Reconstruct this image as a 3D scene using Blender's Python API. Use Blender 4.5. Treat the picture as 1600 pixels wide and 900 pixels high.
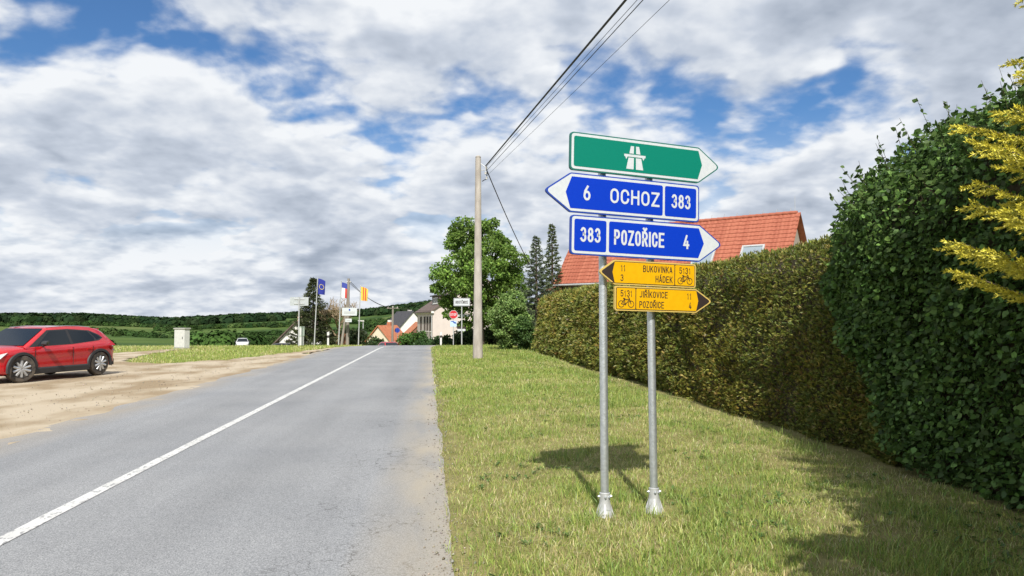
import bpy, bmesh, math, random
import numpy as np
from mathutils import Vector, Matrix
R = math.radians
random.seed(7); rng = np.random.default_rng(11)
SC = bpy.context.scene
for o in list(bpy.data.objects): bpy.data.objects.remove(o)

# ------------------------------------------------------------------ camera
FPX = 1150.0; YAW = R(5.96); PIT = R(2.49); CAM = Vector((0, 0, 1.6))
cam = bpy.data.cameras.new('camera'); camo = bpy.data.objects.new('camera', cam)
SC.collection.objects.link(camo); SC.camera = camo
cam.sensor_width = 36; cam.lens = 36*FPX/1600; cam.clip_start = .05; cam.clip_end = 9000
camo.location = CAM; camo.rotation_euler = (R(90)+PIT, 0, -YAW)
FW = Vector((math.sin(YAW)*math.cos(PIT), math.cos(YAW)*math.cos(PIT), math.sin(PIT)))
RT = Vector((math.cos(YAW), -math.sin(YAW), 0)); UP = RT.cross(FW)
def Wp(px, py, d): return CAM + d*(FW + RT*((px-800)/FPX) + UP*((450-py)/FPX))
def Gp(px, py, z=0.0):
    v = FW + RT*((px-800)/FPX) + UP*((450-py)/FPX); t = (z-CAM.z)/v.z; return CAM + v*t
def At(px, d, z):
    p = Wp(px, 500, d); return Vector((p.x, p.y, z))

# ------------------------------------------------------------------ sun and sky
SUN_EL = R(45.0); LX, LY = .06, 1.0           # light travels along the road, a touch to the right
n_ = math.hypot(LX, LY); LX /= n_; LY /= n_
ldir = Vector((LX*math.cos(SUN_EL), LY*math.cos(SUN_EL), -math.sin(SUN_EL)))
sun = bpy.data.lights.new('sun', 'SUN'); sun.energy = 4.7; sun.angle = R(.6); sun.color = (1, .945, .86)
suno = bpy.data.objects.new('sun', sun); SC.collection.objects.link(suno)
suno.rotation_euler = ldir.to_track_quat('-Z', 'Y').to_euler()
SC.view_settings.view_transform = 'Standard'; SC.view_settings.look = 'None'
SC.view_settings.exposure = 0.35; SC.view_settings.gamma = 1
CLOUD_OFF = (8.4, 15.6, 9.9); PUFF = .22
world = bpy.data.worlds.new('World'); SC.world = world; world.use_nodes = True
def build_world():
    nt = world.node_tree; nt.nodes.clear(); N = nt.nodes.new; L = nt.links.new
    out = N('ShaderNodeOutputWorld'); bg = N('ShaderNodeBackground'); L(bg.outputs[0], out.inputs[0])
    sky = N('ShaderNodeTexSky'); sky.sky_type = 'NISHITA'; sky.sun_disc = False
    sky.sun_elevation = SUN_EL; sky.sun_rotation = math.atan2(-LX, -LY); sky.air_density = 1.1; sky.dust_density = .6; sky.ozone_density = 2.0
    def math_(op, a, b=None, c=None):
        m = N('ShaderNodeMath'); m.operation = op
        for i, v in enumerate((a, b, c)):
            if v is None: continue
            if isinstance(v, (int, float)): m.inputs[i].default_value = v
            else: L(v, m.inputs[i])
        return m.outputs[0]
    tc = N('ShaderNodeTexCoord'); sep = N('ShaderNodeSeparateXYZ'); L(tc.outputs['Generated'], sep.inputs[0])
    z = math_('MAXIMUM', sep.outputs[2], 0.0); den = math_('ADD', z, .30)
    cx = math_('DIVIDE', sep.outputs[0], den); cy = math_('DIVIDE', sep.outputs[1], den)
    def dens(ox, oy, detail, scale=1.0):
        cmb = N('ShaderNodeCombineXYZ'); L(math_('ADD', cx, CLOUD_OFF[0]+ox), cmb.inputs[0]); L(math_('ADD', cy, CLOUD_OFF[1]+oy), cmb.inputs[1])
        cmb.inputs[2].default_value = CLOUD_OFF[2]
        n = N('ShaderNodeTexNoise'); n.inputs['Scale'].default_value = 2.7*scale; n.inputs['Detail'].default_value = detail
        n.inputs['Roughness'].default_value = .53; n.inputs['Distortion'].default_value = .12
        L(cmb.outputs[0], n.inputs['Vector']); return n.outputs[0]
    def puff(ox, oy, sc):                                          # rounded cumulus heads
        cmb = N('ShaderNodeCombineXYZ'); L(math_('ADD', cx, ox), cmb.inputs[0]); L(math_('ADD', cy, oy), cmb.inputs[1])
        nz = N('ShaderNodeTexNoise'); nz.inputs['Scale'].default_value = 6; nz.inputs['Detail'].default_value = 3; L(cmb.outputs[0], nz.inputs['Vector'])
        mv = N('ShaderNodeMix'); mv.data_type = 'VECTOR'; mv.inputs[0].default_value = .22; L(cmb.outputs[0], mv.inputs[4]); L(nz.outputs['Color'], mv.inputs[5])
        v = N('ShaderNodeTexVoronoi'); v.voronoi_dimensions = '2D'; v.feature = 'SMOOTH_F1'; v.inputs['Scale'].default_value = sc; v.inputs['Smoothness'].default_value = .6; v.inputs['Detail'].default_value = 2.0; v.inputs['Roughness'].default_value = .55
        L(mv.outputs[1], v.inputs['Vector']); return math_('SUBTRACT', .42, v.outputs['Distance'])
    def cloud(ox, oy, det): return math_('ADD', dens(ox, oy, det), math_('MULTIPLY', puff(ox+CLOUD_OFF[0], oy+CLOUD_OFF[1], 5.0), PUFF))
    d0 = cloud(0, 0, 8); d1 = cloud(-LX*.05, -LY*.07, 5); big = dens(5, 2, 2, .42)
    dd = math_('ADD', math_('MULTIPLY', d0, .75), math_('MULTIPLY', big, .25))
    def ramp(v, a, b):
        m = N('ShaderNodeMapRange'); m.interpolation_type = 'SMOOTHSTEP'; L(v, m.inputs[0])
        m.inputs[1].default_value = a; m.inputs[2].default_value = b; return m.outputs[0]
    cover = ramp(dd, .30, .435)
    cover = math_('MAXIMUM', cover, ramp(z, .27, .06))            # the sheet closes up toward the horizon
    thick = ramp(dd, .41, .60)
    grad = math_('SUBTRACT', d0, d1)                               # brighter where a cloud faces the sun
    lit = math_('ADD', math_('MULTIPLY', grad, 2.6), math_('SUBTRACT', .78, math_('MULTIPLY', thick, .52)))
    fine = dens(1, 9, 6, 3.2)
    lit = math_('ADD', lit, math_('MULTIPLY', math_('SUBTRACT', fine, .5), .8))
    rp = N('ShaderNodeValToRGB'); L(lit, rp.inputs[0]); e = rp.color_ramp.elements
    e[0].position = .05; e[0].color = (.295, .34, .415, 1); e[1].position = .95; e[1].color = (.71, .73, .755, 1)
    m_ = e.new(.5); m_.color = (.46, .505, .58, 1)
    mul = N('ShaderNodeMix'); mul.data_type = 'RGBA'; mul.blend_type = 'MULTIPLY'; mul.inputs[0].default_value = 1
    L(sky.outputs[0], mul.inputs[6]); mul.inputs[7].default_value = (.042, .064, .088, 1)
    mix = N('ShaderNodeMix'); mix.data_type = 'RGBA'; L(cover, mix.inputs[0]); L(mul.outputs[2], mix.inputs[6]); L(rp.outputs[0], mix.inputs[7])
    L(mix.outputs[2], bg.inputs[0]); bg.inputs[1].default_value = 1.0
build_world(); world.cycles.sampling_method = 'MANUAL'; world.cycles.sample_map_resolution = 256
SC.render.engine = 'CYCLES'

# ------------------------------------------------------------------ materials
MATS = {}
def mat(name, col, rough=.6, col2=None, scale=8, bump=0, bscale=None, metal=0, detail=5, coat=0, spec=.5, stretch=None, lo=.35, hi=.65, emit=None):
    if name in MATS: return MATS[name]
    m = bpy.data.materials.new(name); m.use_nodes = True; nt = m.node_tree; N = nt.nodes.new; L = nt.links.new
    b = nt.nodes['Principled BSDF']; b.inputs['Base Color'].default_value = (*col, 1); b.inputs['Roughness'].default_value = rough
    b.inputs['Metallic'].default_value = metal; b.inputs['Coat Weight'].default_value = coat; b.inputs['Specular IOR Level'].default_value = spec
    if col2 or bump:
        tc = N('ShaderNodeTexCoord'); vec = tc.outputs['Object']
        if stretch:
            mp = N('ShaderNodeMapping'); mp.inputs['Scale'].default_value = stretch; L(vec, mp.inputs[0]); vec = mp.outputs[0]
        n = N('ShaderNodeTexNoise'); n.inputs['Scale'].default_value = scale; n.inputs['Detail'].default_value = detail; L(vec, n.inputs['Vector'])
        if col2:
            r = N('ShaderNodeValToRGB'); L(n.outputs[0], r.inputs[0]); e = r.color_ramp.elements
            e[0].position = lo; e[0].color = (*col, 1); e[1].position = hi; e[1].color = (*col2, 1); L(r.outputs[0], b.inputs['Base Color'])
        if bump:
            n2 = n
            if bscale:
                n2 = N('ShaderNodeTexNoise'); n2.inputs['Scale'].default_value = bscale; n2.inputs['Detail'].default_value = 4; L(vec, n2.inputs['Vector'])
            bp = N('ShaderNodeBump'); bp.inputs['Strength'].default_value = bump; bp.inputs['Distance'].default_value = .02
            L(n2.outputs[0], bp.inputs['Height']); L(bp.outputs[0], b.inputs['Normal'])
    MATS[name] = m; return m
def leafmat(name, trans=.3, rough=.6, gloss=.03):
    """foliage: the colour of each leaf comes from the mesh's own colour attribute"""
    if name in MATS: return MATS[name]
    m = bpy.data.materials.new(name); m.use_nodes = True; nt = m.node_tree; nt.nodes.clear(); N = nt.nodes.new; L = nt.links.new
    a = N('ShaderNodeAttribute'); a.attribute_name = 'col'
    d = N('ShaderNodeBsdfDiffuse'); t = N('ShaderNodeBsdfTranslucent'); g = N('ShaderNodeBsdfGlossy'); g.inputs['Roughness'].default_value = rough
    L(a.outputs[0], d.inputs[0]); L(a.outputs[0], t.inputs[0])
    x = N('ShaderNodeMixShader'); x.inputs[0].default_value = trans; L(d.outputs[0], x.inputs[1]); L(t.outputs[0], x.inputs[2])
    y = N('ShaderNodeMixShader'); y.inputs[0].default_value = gloss; L(x.outputs[0], y.inputs[1]); L(g.outputs[0], y.inputs[2])
    o = N('ShaderNodeOutputMaterial'); L(y.outputs[0], o.inputs[0]); MATS[name] = m; return m

# ------------------------------------------------------------------ object helpers
COL = SC.collection
def link(o, parent=None):
    COL.objects.link(o)
    if parent: o.parent = parent
    return o
def tag(o, label=None, cat=None, group=None, kind=None):
    if label: o['label'] = label
    if cat: o['category'] = cat
    if group: o['group'] = group
    if kind: o['kind'] = kind
    return o
def thing(name, label, cat, loc=(0, 0, 0), rz=0, group=None):
    o = bpy.data.objects.new(name, None); o.empty_display_size = .2; link(o); o.location = loc; o.rotation_euler = (0, 0, rz)
    return tag(o, label, cat, group)
def npmesh(name, V, F, m, parent=None, col=None, smooth=False):
    """fast mesh from arrays: V (n,3), F (m,k), col (n,3)"""
    V = np.asarray(V, np.float32); F = np.asarray(F, np.int32); me = bpy.data.meshes.new(name); k = F.shape[1]
    me.vertices.add(len(V)); me.vertices.foreach_set('co', V.ravel())
    me.loops.add(F.size); me.loops.foreach_set('vertex_index', F.ravel())
    me.polygons.add(len(F)); me.polygons.foreach_set('loop_start', np.arange(0, F.size, k, dtype=np.int32))
    if smooth: me.polygons.foreach_set('use_smooth', np.ones(len(F), bool))
    me.update(calc_edges=True)
    if col is not None:
        at = me.color_attributes.new('col', 'FLOAT_COLOR', 'POINT'); c = np.ones((len(V), 4), np.float32); c[:, :3] = col; at.data.foreach_set('color', c.ravel())
    me.materials.append(m); return link(bpy.data.objects.new(name, me), parent)
class MB:
    def __init__(s): s.v = []; s.f = []
    def add(s, v, f):
        o = len(s.v); s.v += [tuple(p) for p in v]; s.f += [tuple(i+o for i in q) for q in f]; return s
    def box(s, c, d, rz=0, taper=1.0):
        x, y, z = d[0]/2, d[1]/2, d[2]/2; v = []
        for k, t in ((-1, 1), (1, taper)):
            for a, b in ((-1, -1), (1, -1), (1, 1), (-1, 1)):
                px, py = a*x*t, b*y*t; v.append((c[0]+px*math.cos(rz)-py*math.sin(rz), c[1]+px*math.sin(rz)+py*math.cos(rz), c[2]+k*z))
        return s.add(v, [(3, 2, 1, 0), (4, 5, 6, 7), (0, 1, 5, 4), (1, 2, 6, 5), (2, 3, 7, 6), (3, 0, 4, 7)])
    def tube(s, pts, rad, n=8, cap=True):
        pts = [Vector(p) for p in pts]; rad = rad if hasattr(rad, '__len__') else [rad]*len(pts); v = []; f = []; prev = None
        for i, p in enumerate(pts):
            d = (pts[min(i+1, len(pts)-1)]-pts[max(i-1, 0)]).normalized()
            a = prev if prev and abs(prev.dot(d)) < .95 else (Vector((1, 0, 0)) if abs(d.x) < .9 else Vector((0, 1, 0)))
            a = (a-d*a.dot(d)).normalized(); prev = a; b = d.cross(a)
            for k in range(n):
                t = 2*math.pi*k/n; v.append(p+(a*math.cos(t)+b*math.sin(t))*rad[i])
        for i in range(len(pts)-1):
            for k in range(n):
                k2 = (k+1) % n; f.append((i*n+k, i*n+k2, (i+1)*n+k2, (i+1)*n+k))
        if cap: f += [tuple(range(n))[::-1], tuple((len(pts)-1)*n+k for k in range(n))]
        return s.add(v, f)
    def lathe(s, prof, n=24, c=(0, 0, 0), axis='z'):
        v = []; f = []
        for r, h in prof:
            for k in range(n):
                t = 2*math.pi*k/n; p = (r*math.cos(t), r*math.sin(t), h)
                if axis == 'y': p = (p[0], p[2], p[1])
                v.append((p[0]+c[0], p[1]+c[1], p[2]+c[2]))
        for i in range(len(prof)-1):
            for k in range(n):
                k2 = (k+1) % n; f.append((i*n+k, i*n+k2, (i+1)*n+k2, (i+1)*n+k))
        f += [tuple(range(n))[::-1], tuple((len(prof)-1)*n+k for k in range(n))]
        return s.add(v, f)
    def prism(s, poly, y0, y1):
        """polygon in (x,z) stretched from y0 to y1"""
        n = len(poly); v = [(x, y0, z) for x, z in poly]+[(x, y1, z) for x, z in poly]
        return s.add(v, [tuple(range(n)), tuple(range(2*n-1, n-1, -1))]+[(i, n+i, n+(i+1) % n, (i+1) % n) for i in range(n)])
    def build(s, name, m, parent=None, smooth=False, fix=True):
        me = bpy.data.meshes.new(name); me.from_pydata(s.v, [], s.f); me.update()
        if fix:
            bm = bmesh.new(); bm.from_mesh(me); bmesh.ops.recalc_face_normals(bm, faces=bm.faces); bm.to_mesh(me); bm.free()
        if smooth:
            for p in me.polygons: p.use_smooth = True
            try: me.set_sharp_from_angle(angle=R(38))
            except Exception: pass
        me.materials.append(m); return link(bpy.data.objects.new(name, me), parent)
def copy_tree(o, parent=None):
    c = o.copy(); link(c); c.parent = parent
    for ch in list(o.children): copy_tree(ch, c)
    return c
def hsh(i, j, s):
    h = (i.astype(np.int64)*374761393+j.astype(np.int64)*668265263+s*982451653) & 0x7fffffff
    h = ((h ^ (h >> 13))*1274126177) & 0x7fffffff; return ((h ^ (h >> 16)) & 0xffff)/65535.0
def vn(x, y, s=0):
    x = np.asarray(x, float); y = np.asarray(y, float); i = np.floor(x).astype(int); j = np.floor(y).astype(int); u = x-i; v = y-j
    u = u*u*(3-2*u); v = v*v*(3-2*v)
    return (hsh(i, j, s)*(1-u)+hsh(i+1, j, s)*u)*(1-v)+(hsh(i, j+1, s)*(1-u)+hsh(i+1, j+1, s)*u)*v
def fbm(x, y, s=0, o=4):
    t = 0; a = .5; q = 0
    for k in range(o): t = t+a*vn(x*2**k, y*2**k, s+k); q += a; a *= .5
    return t/q
def unit(a): return a/np.maximum(np.linalg.norm(a, axis=1, keepdims=True), 1e-9)
def rand_unit(n): return unit(rng.normal(size=(n, 3)))
def kites(P, D, L, W, spin=None, fold=0.0, mid=.45):
    """one four-cornered leaf per row; returns V, F"""
    n = len(P); S = rand_unit(n) if spin is None else spin
    S = unit(S-D*np.sum(S*D, 1, keepdims=True)); Nn = np.cross(D, S); L = np.broadcast_to(L, n)[:, None]; W = np.broadcast_to(W, n)[:, None]
    V = np.stack([P, P+D*L*mid+S*W/2+Nn*W*fold, P+D*L, P+D*L*mid-S*W/2+Nn*W*fold], 1).reshape(-1, 3)
    return V, np.arange(4*n).reshape(n, 4)
def pick(cols, w, n, jit=.18):
    c = np.array(cols)[rng.choice(len(cols), n, p=np.array(w)/sum(w))]; return c*(1+rng.normal(0, jit, (n, 1)))*(1+rng.normal(0, .05, (n, 3)))

# ------------------------------------------------------------------ terrain
PY = np.array([-60, 44, 52, 60, 75, 105, 160, 260, 420, 560, 800, 1100, 1400, 1800, 3800.])
PZ = np.array([0, 0, -.18, -.75, -1.9, -3.7, -6.5, -12, -17, -16, -9.5, -2.5, 2.5, 3, 1.])
def road_x(y): y = np.asarray(y, float); t = np.maximum(y-41, 0); return np.where(t < 40, .0095*t*t, .0095*1600+.76*(t-40))
def edge_x(y): return road_x(y)+.135-.0090*np.clip(y, 0, 42)
def terrain(x, y):
    x = np.asarray(x, float); y = np.asarray(y, float)
    z = np.interp(y, PY, PZ)
    a = np.where(y > 30, x/np.maximum(y, 30), 0)                 # bearing
    rise = np.interp(a, [-.60, -.45, -.34, -.22, -.10, -.04, .02, .3], [0, 1, -7, -1, 6, 16, 26, 30])*np.clip((y-420)/900, 0, 1.1)
    far = np.clip((y-150)/500, 0, 1)
    z = z+rise+far*(fbm(x/260+3, y/260, 5, 3)-.5)*9
    z = z+np.interp(x/np.maximum(y, 30), [-.245, -.21], [1, 0])*np.interp(y, [56, 75, 108, 170, 260], [0, .6, 1.6, 1.0, 0])
    z = z+np.clip((-x-16)/60, 0, 1)*np.clip((62-y)/30, 0, 1)*np.clip((y-18)/20, 0, 1)*.25
    return z
def grid_sheet(name, xs, ys, zf, m, smooth=True):
    X, Y = np.meshgrid(xs, ys); Z = zf(X, Y); V = np.stack([X, Y, Z], -1).reshape(-1, 3); nx = len(xs); ny = len(ys)
    I = np.arange(nx*ny).reshape(ny, nx); F = np.stack([I[:-1, :-1], I[:-1, 1:], I[1:, 1:], I[1:, :-1]], -1).reshape(-1, 4)
    return npmesh(name, V, F, m, smooth=smooth)
def geo(a, b, n): return a*(b/a)**np.linspace(0, 1, n)

def ground_mat():
    m = bpy.data.materials.new('meadow'); m.use_nodes = True; nt = m.node_tree; N = nt.nodes.new; L = nt.links.new; b = nt.nodes['Principled BSDF']
    b.inputs['Roughness'].default_value = .95; b.inputs['Specular IOR Level'].default_value = .1
    tc = N('ShaderNodeTexCoord'); P = tc.outputs['Object']
    def noise(s, d=5, off=0):
        n = N('ShaderNodeTexNoise'); n.inputs['Scale'].default_value = s; n.inputs['Detail'].default_value = d
        mp = N('ShaderNodeMapping'); mp.inputs['Location'].default_value = (off, off, 0); L(P, mp.inputs[0]); L(mp.outputs[0], n.inputs['Vector']); return n.outputs[0]
    def ramp(v, st):
        r = N('ShaderNodeValToRGB'); L(v, r.inputs[0]); e = r.color_ramp.elements
        e[0].position, e[0].color = st[0][0], (*st[0][1], 1); e[1].position, e[1].color = st[-1][0], (*st[-1][1], 1)
        for p, c in st[1:-1]: q = e.new(p); q.color = (*c, 1)
        return r.outputs[0]
    near = ramp(noise(1.3, 8), [(.3, (.14, .175, .038)), (.5, (.21, .235, .06)), (.7, (.28, .27, .10))])
    vo = N('ShaderNodeTexVoronoi'); vo.inputs['Scale'].default_value = .0042; vo.inputs['Randomness'].default_value = .9
    mp = N('ShaderNodeMapping'); mp.inputs['Scale'].default_value = (.55, 1.5, 0); mp.inputs['Rotation'].default_value = (0, 0, .35); L(P, mp.inputs[0]); L(mp.outputs[0], vo.inputs['Vector'])
    sp = N('ShaderNodeSeparateColor'); L(vo.outputs['Color'], sp.inputs[0])
    far = ramp(sp.outputs[0], [(.1, (.045, .085, .022)), (.45, (.075, .12, .028)), (.7, (.055, .098, .026)), (.9, (.10, .135, .04))])
    mm = N('ShaderNodeMix'); mm.data_type = 'RGBA'; mm.blend_type = 'MULTIPLY'; mm.inputs[0].default_value = 1; L(far, mm.inputs[6])
    L(ramp(noise(.02, 8, 4), [(.3, (.7, .75, .7)), (.7, (1.2, 1.15, 1.1))]), mm.inputs[7])
    s = N('ShaderNodeSeparateXYZ'); L(P, s.inputs[0]); mr = N('ShaderNodeMapRange'); L(s.outputs[1], mr.inputs[0]); mr.inputs[1].default_value = 90; mr.inputs[2].default_value = 220
    x = N('ShaderNodeMix'); x.data_type = 'RGBA'; L(mr.outputs[0], x.inputs[0]); L(near, x.inputs[6]); L(mm.outputs[2], x.inputs[7]); L(x.outputs[2], b.inputs['Base Color'])
    bp = N('ShaderNodeBump'); bp.inputs['Strength'].default_value = .8; bp.inputs['Distance'].default_value = .05; L(noise(14, 6), bp.inputs['Height']); L(bp.outputs[0], b.inputs['Normal'])
    return m
M_ground = ground_mat()
gx = np.concatenate([-geo(3000, 40, 60), np.arange(-39, 39.1, 1.0), geo(40, 3000, 50)])
gy = np.concatenate([np.arange(-40, 70, 1.0), geo(70, 3900, 120)])
def gz(X, Y):
    z = terrain(X, Y); d = np.abs(X-(-2.86+road_x(Y))); return z-np.where((Y < 110) & (d < 5), .05, .015)
tag(grid_sheet('ground', gx, gy, gz, M_ground), kind='structure')

# lawn between the road and the hedge
def lawn_z(X, Y):
    e = np.clip((X-.08-edge_x(Y))/.35, 0, 1)
    return terrain(X, Y)+.004+e*.03+(fbm(X*1.1, Y*1.1, 21, 3)-.5)*.07*e
M_lawn = mat('lawn_soil', (.17, .165, .055), .95, (.27, .24, .105), 3.0, .9, 60, detail=9, spec=.1)
lx = np.arange(0.0, 6.6, .15); ly = np.arange(-4, 50.1, .3)
X, Y = np.meshgrid(lx, ly); Xr = X+edge_x(Y)+.0+.12*(fbm(Y*1.7, Y*0, 3, 4)-.5)
Z = lawn_z(Xr, Y); V = np.stack([Xr, Y, Z], -1).reshape(-1, 3); I = np.arange(X.size).reshape(X.shape)
tag(npmesh('lawn', V, np.stack([I[:-1, :-1], I[:-1, 1:], I[1:, 1:], I[1:, :-1]], -1).reshape(-1, 4), M_lawn, smooth=True), kind='structure')

# road
def road_mat():
    m = bpy.data.materials.new('asphalt'); m.use_nodes = True; nt = m.node_tree; N = nt.nodes.new; L = nt.links.new; b = nt.nodes['Principled BSDF']
    b.inputs['Roughness'].default_value = .85; b.inputs['Specular IOR Level'].default_value = .25
    tc = N('ShaderNodeTexCoord'); P = tc.outputs['Object']
    def noise(s, d=4, st=(1, 1, 1)):
        n = N('ShaderNodeTexNoise'); n.inputs['Scale'].default_value = s; n.inputs['Detail'].default_value = d
        mp = N('ShaderNodeMapping'); mp.inputs['Scale'].default_value = st; L(P, mp.inputs[0]); L(mp.outputs[0], n.inputs['Vector']); return n.outputs[0]
    def ramp(v, a, ca, c, cb):
        r = N('ShaderNodeValToRGB'); L(v, r.inputs[0]); e = r.color_ramp.elements; e[0].position = a; e[0].color = (*ca, 1); e[1].position = c; e[1].color = (*cb, 1); return r.outputs[0]
    def mixc(t, f, a, bb):
        x = N('ShaderNodeMix'); x.data_type = 'RGBA'; x.blend_type = t
        if isinstance(f, float): x.inputs[0].default_value = f
        else: L(f, x.inputs[0])
        for v, i in ((a, 6), (bb, 7)):
            if isinstance(v, tuple): x.inputs[i].default_value = (*v, 1)
            else: L(v, x.inputs[i])
        return x.outputs[2]
    base = ramp(noise(.5, 6), .3, (.225, .234, .246), .7, (.275, .282, .29))
    base = mixc('MULTIPLY', 1.0, base, ramp(noise(110, 3), .28, (.45, .46, .48), .72, (1.5, 1.48, 1.45)))     # aggregate
    base = mixc('MULTIPLY', 1.0, base, ramp(noise(.9, 5, (1.6, .10, 1)), .3, (.87, .87, .87), .7, (1.08, 1.08, 1.08)))  # wheel tracks
    vo = N('ShaderNodeTexVoronoi'); vo.feature = 'DISTANCE_TO_EDGE'; vo.inputs['Scale'].default_value = 5.5
    wp = N('ShaderNodeMix'); wp.data_type = 'VECTOR'; nn = N('ShaderNodeTexNoise'); nn.inputs['Scale'].default_value = 7; L(P, nn.inputs['Vector'])
    wp.inputs[0].default_value = .22; L(P, wp.inputs[4]); L(nn.outputs['Color'], wp.inputs[5]); L(wp.outputs[1], vo.inputs['Vector'])
    cr = N('ShaderNodeMapRange'); L(vo.outputs['Distance'], cr.inputs[0]); cr.inputs[1].default_value = .0; cr.inputs[2].default_value = .03; cr.inputs[3].default_value = 1; cr.inputs[4].default_value = 0
    s = N('ShaderNodeSeparateXYZ'); L(P, s.inputs[0])
    def mr(v, a, c):
        q = N('ShaderNodeMapRange'); L(v, q.inputs[0]); q.inputs[1].default_value = a; q.inputs[2].default_value = c; return q.outputs[0]
    def mul(a, c):
        q = N('ShaderNodeMath'); q.operation = 'MULTIPLY'
        L(a, q.inputs[0])
        if isinstance(c, float): q.inputs[1].default_value = c
        else: L(c, q.inputs[1])
        return q.outputs[0]
    cm = mul(mul(cr.outputs[0], mr(s.outputs[0], -1.5, -.5)), mr(noise(.8, 3), .44, .56))
    base = mixc('MIX', mul(cm, .9), base, (.05, .05, .05))
    # blown sand along the right edge and at the mouth of the gravel bay
    sand = mul(mr(s.outputs[0], -.62, -.12), mr(noise(1.7, 12, (1, .3, 1)), .26, .60))
    base = mixc('MIX', mul(sand, .80), base, (.37, .325, .25))
    sl = mul(mr(s.outputs[0], -4.9, -5.75), mr(noise(.9, 6, (1, .4, 1)), .35, .62)); base = mixc('MIX', mul(sl, .75), base, (.36, .30, .215))
    L(base, b.inputs['Base Color'])
    bp = N('ShaderNodeBump'); bp.inputs['Strength'].default_value = .55; bp.inputs['Distance'].default_value = .006; L(noise(130, 3), bp.inputs['Height']); L(bp.outputs[0], b.inputs['Normal'])
    return m
def strip(name, y0, y1, x0, x1, dz, m, step=.5, nx=8, edge=None):
    ys = np.arange(y0, y1+step/2, step); us = np.linspace(0, 1, nx); Y, U = np.meshgrid(ys, us, indexing='ij')
    a = x0+(edge(ys, 0) if edge else 0*ys); c = x1+(edge(ys, 1) if edge else 0*ys); X = a[:, None]*(1-U)+c[:, None]*U+road_x(Y)
    Z = terrain(-2.86+road_x(Y)*1.0, Y)+dz; V = np.stack([X, Y, Z], -1).reshape(-1, 3); I = np.arange(X.size).reshape(X.shape)
    return npmesh(name, V, np.stack([I[:-1, :-1], I[:-1, 1:], I[1:, 1:], I[1:, :-1]], -1).reshape(-1, 4), m, smooth=True)
redge = lambda ys, s: (fbm(ys*.9, ys*0+s*7, 31, 4)-.5)*(.16 if s else .5)+s*(edge_x(ys)-road_x(ys)+.05)
tag(strip('road', -20, 112, -5.78, .0, .012, road_mat(), .3, 14, redge), kind='structure')
def paint_mat():
    m = mat('road_paint', (.62, .62, .60), .6, (.52, .52, .50), 3, 0); nt = m.node_tree; N = nt.nodes.new; L = nt.links.new; b = nt.nodes['Principled BSDF']
    src = b.inputs['Base Color'].links[0].from_socket; tc = N('ShaderNodeTexCoord'); n = N('ShaderNodeTexNoise'); n.inputs['Scale'].default_value = 34; n.inputs['Detail'].default_value = 3
    mp = N('ShaderNodeMapping'); mp.inputs['Scale'].default_value = (1, .55, 1); L(tc.outputs['Object'], mp.inputs[0]); L(mp.outputs[0], n.inputs['Vector'])
    r = N('ShaderNodeMapRange'); L(n.outputs[0], r.inputs[0]); r.inputs[1].default_value = .565; r.inputs[2].default_value = .64
    x = N('ShaderNodeMix'); x.data_type = 'RGBA'; L(r.outputs[0], x.inputs[0]); L(src, x.inputs[6]); x.inputs[7].default_value = (.26, .26, .26, 1); L(x.outputs[2], b.inputs['Base Color']); return m
tag(strip('centre_line', -20, 75, -3.16, -3.035, .017, paint_mat(), .4, 3, lambda ys, s: (fbm(ys*2.3, ys*0+s*3, 35, 3)-.5)*.018), kind='structure')

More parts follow.
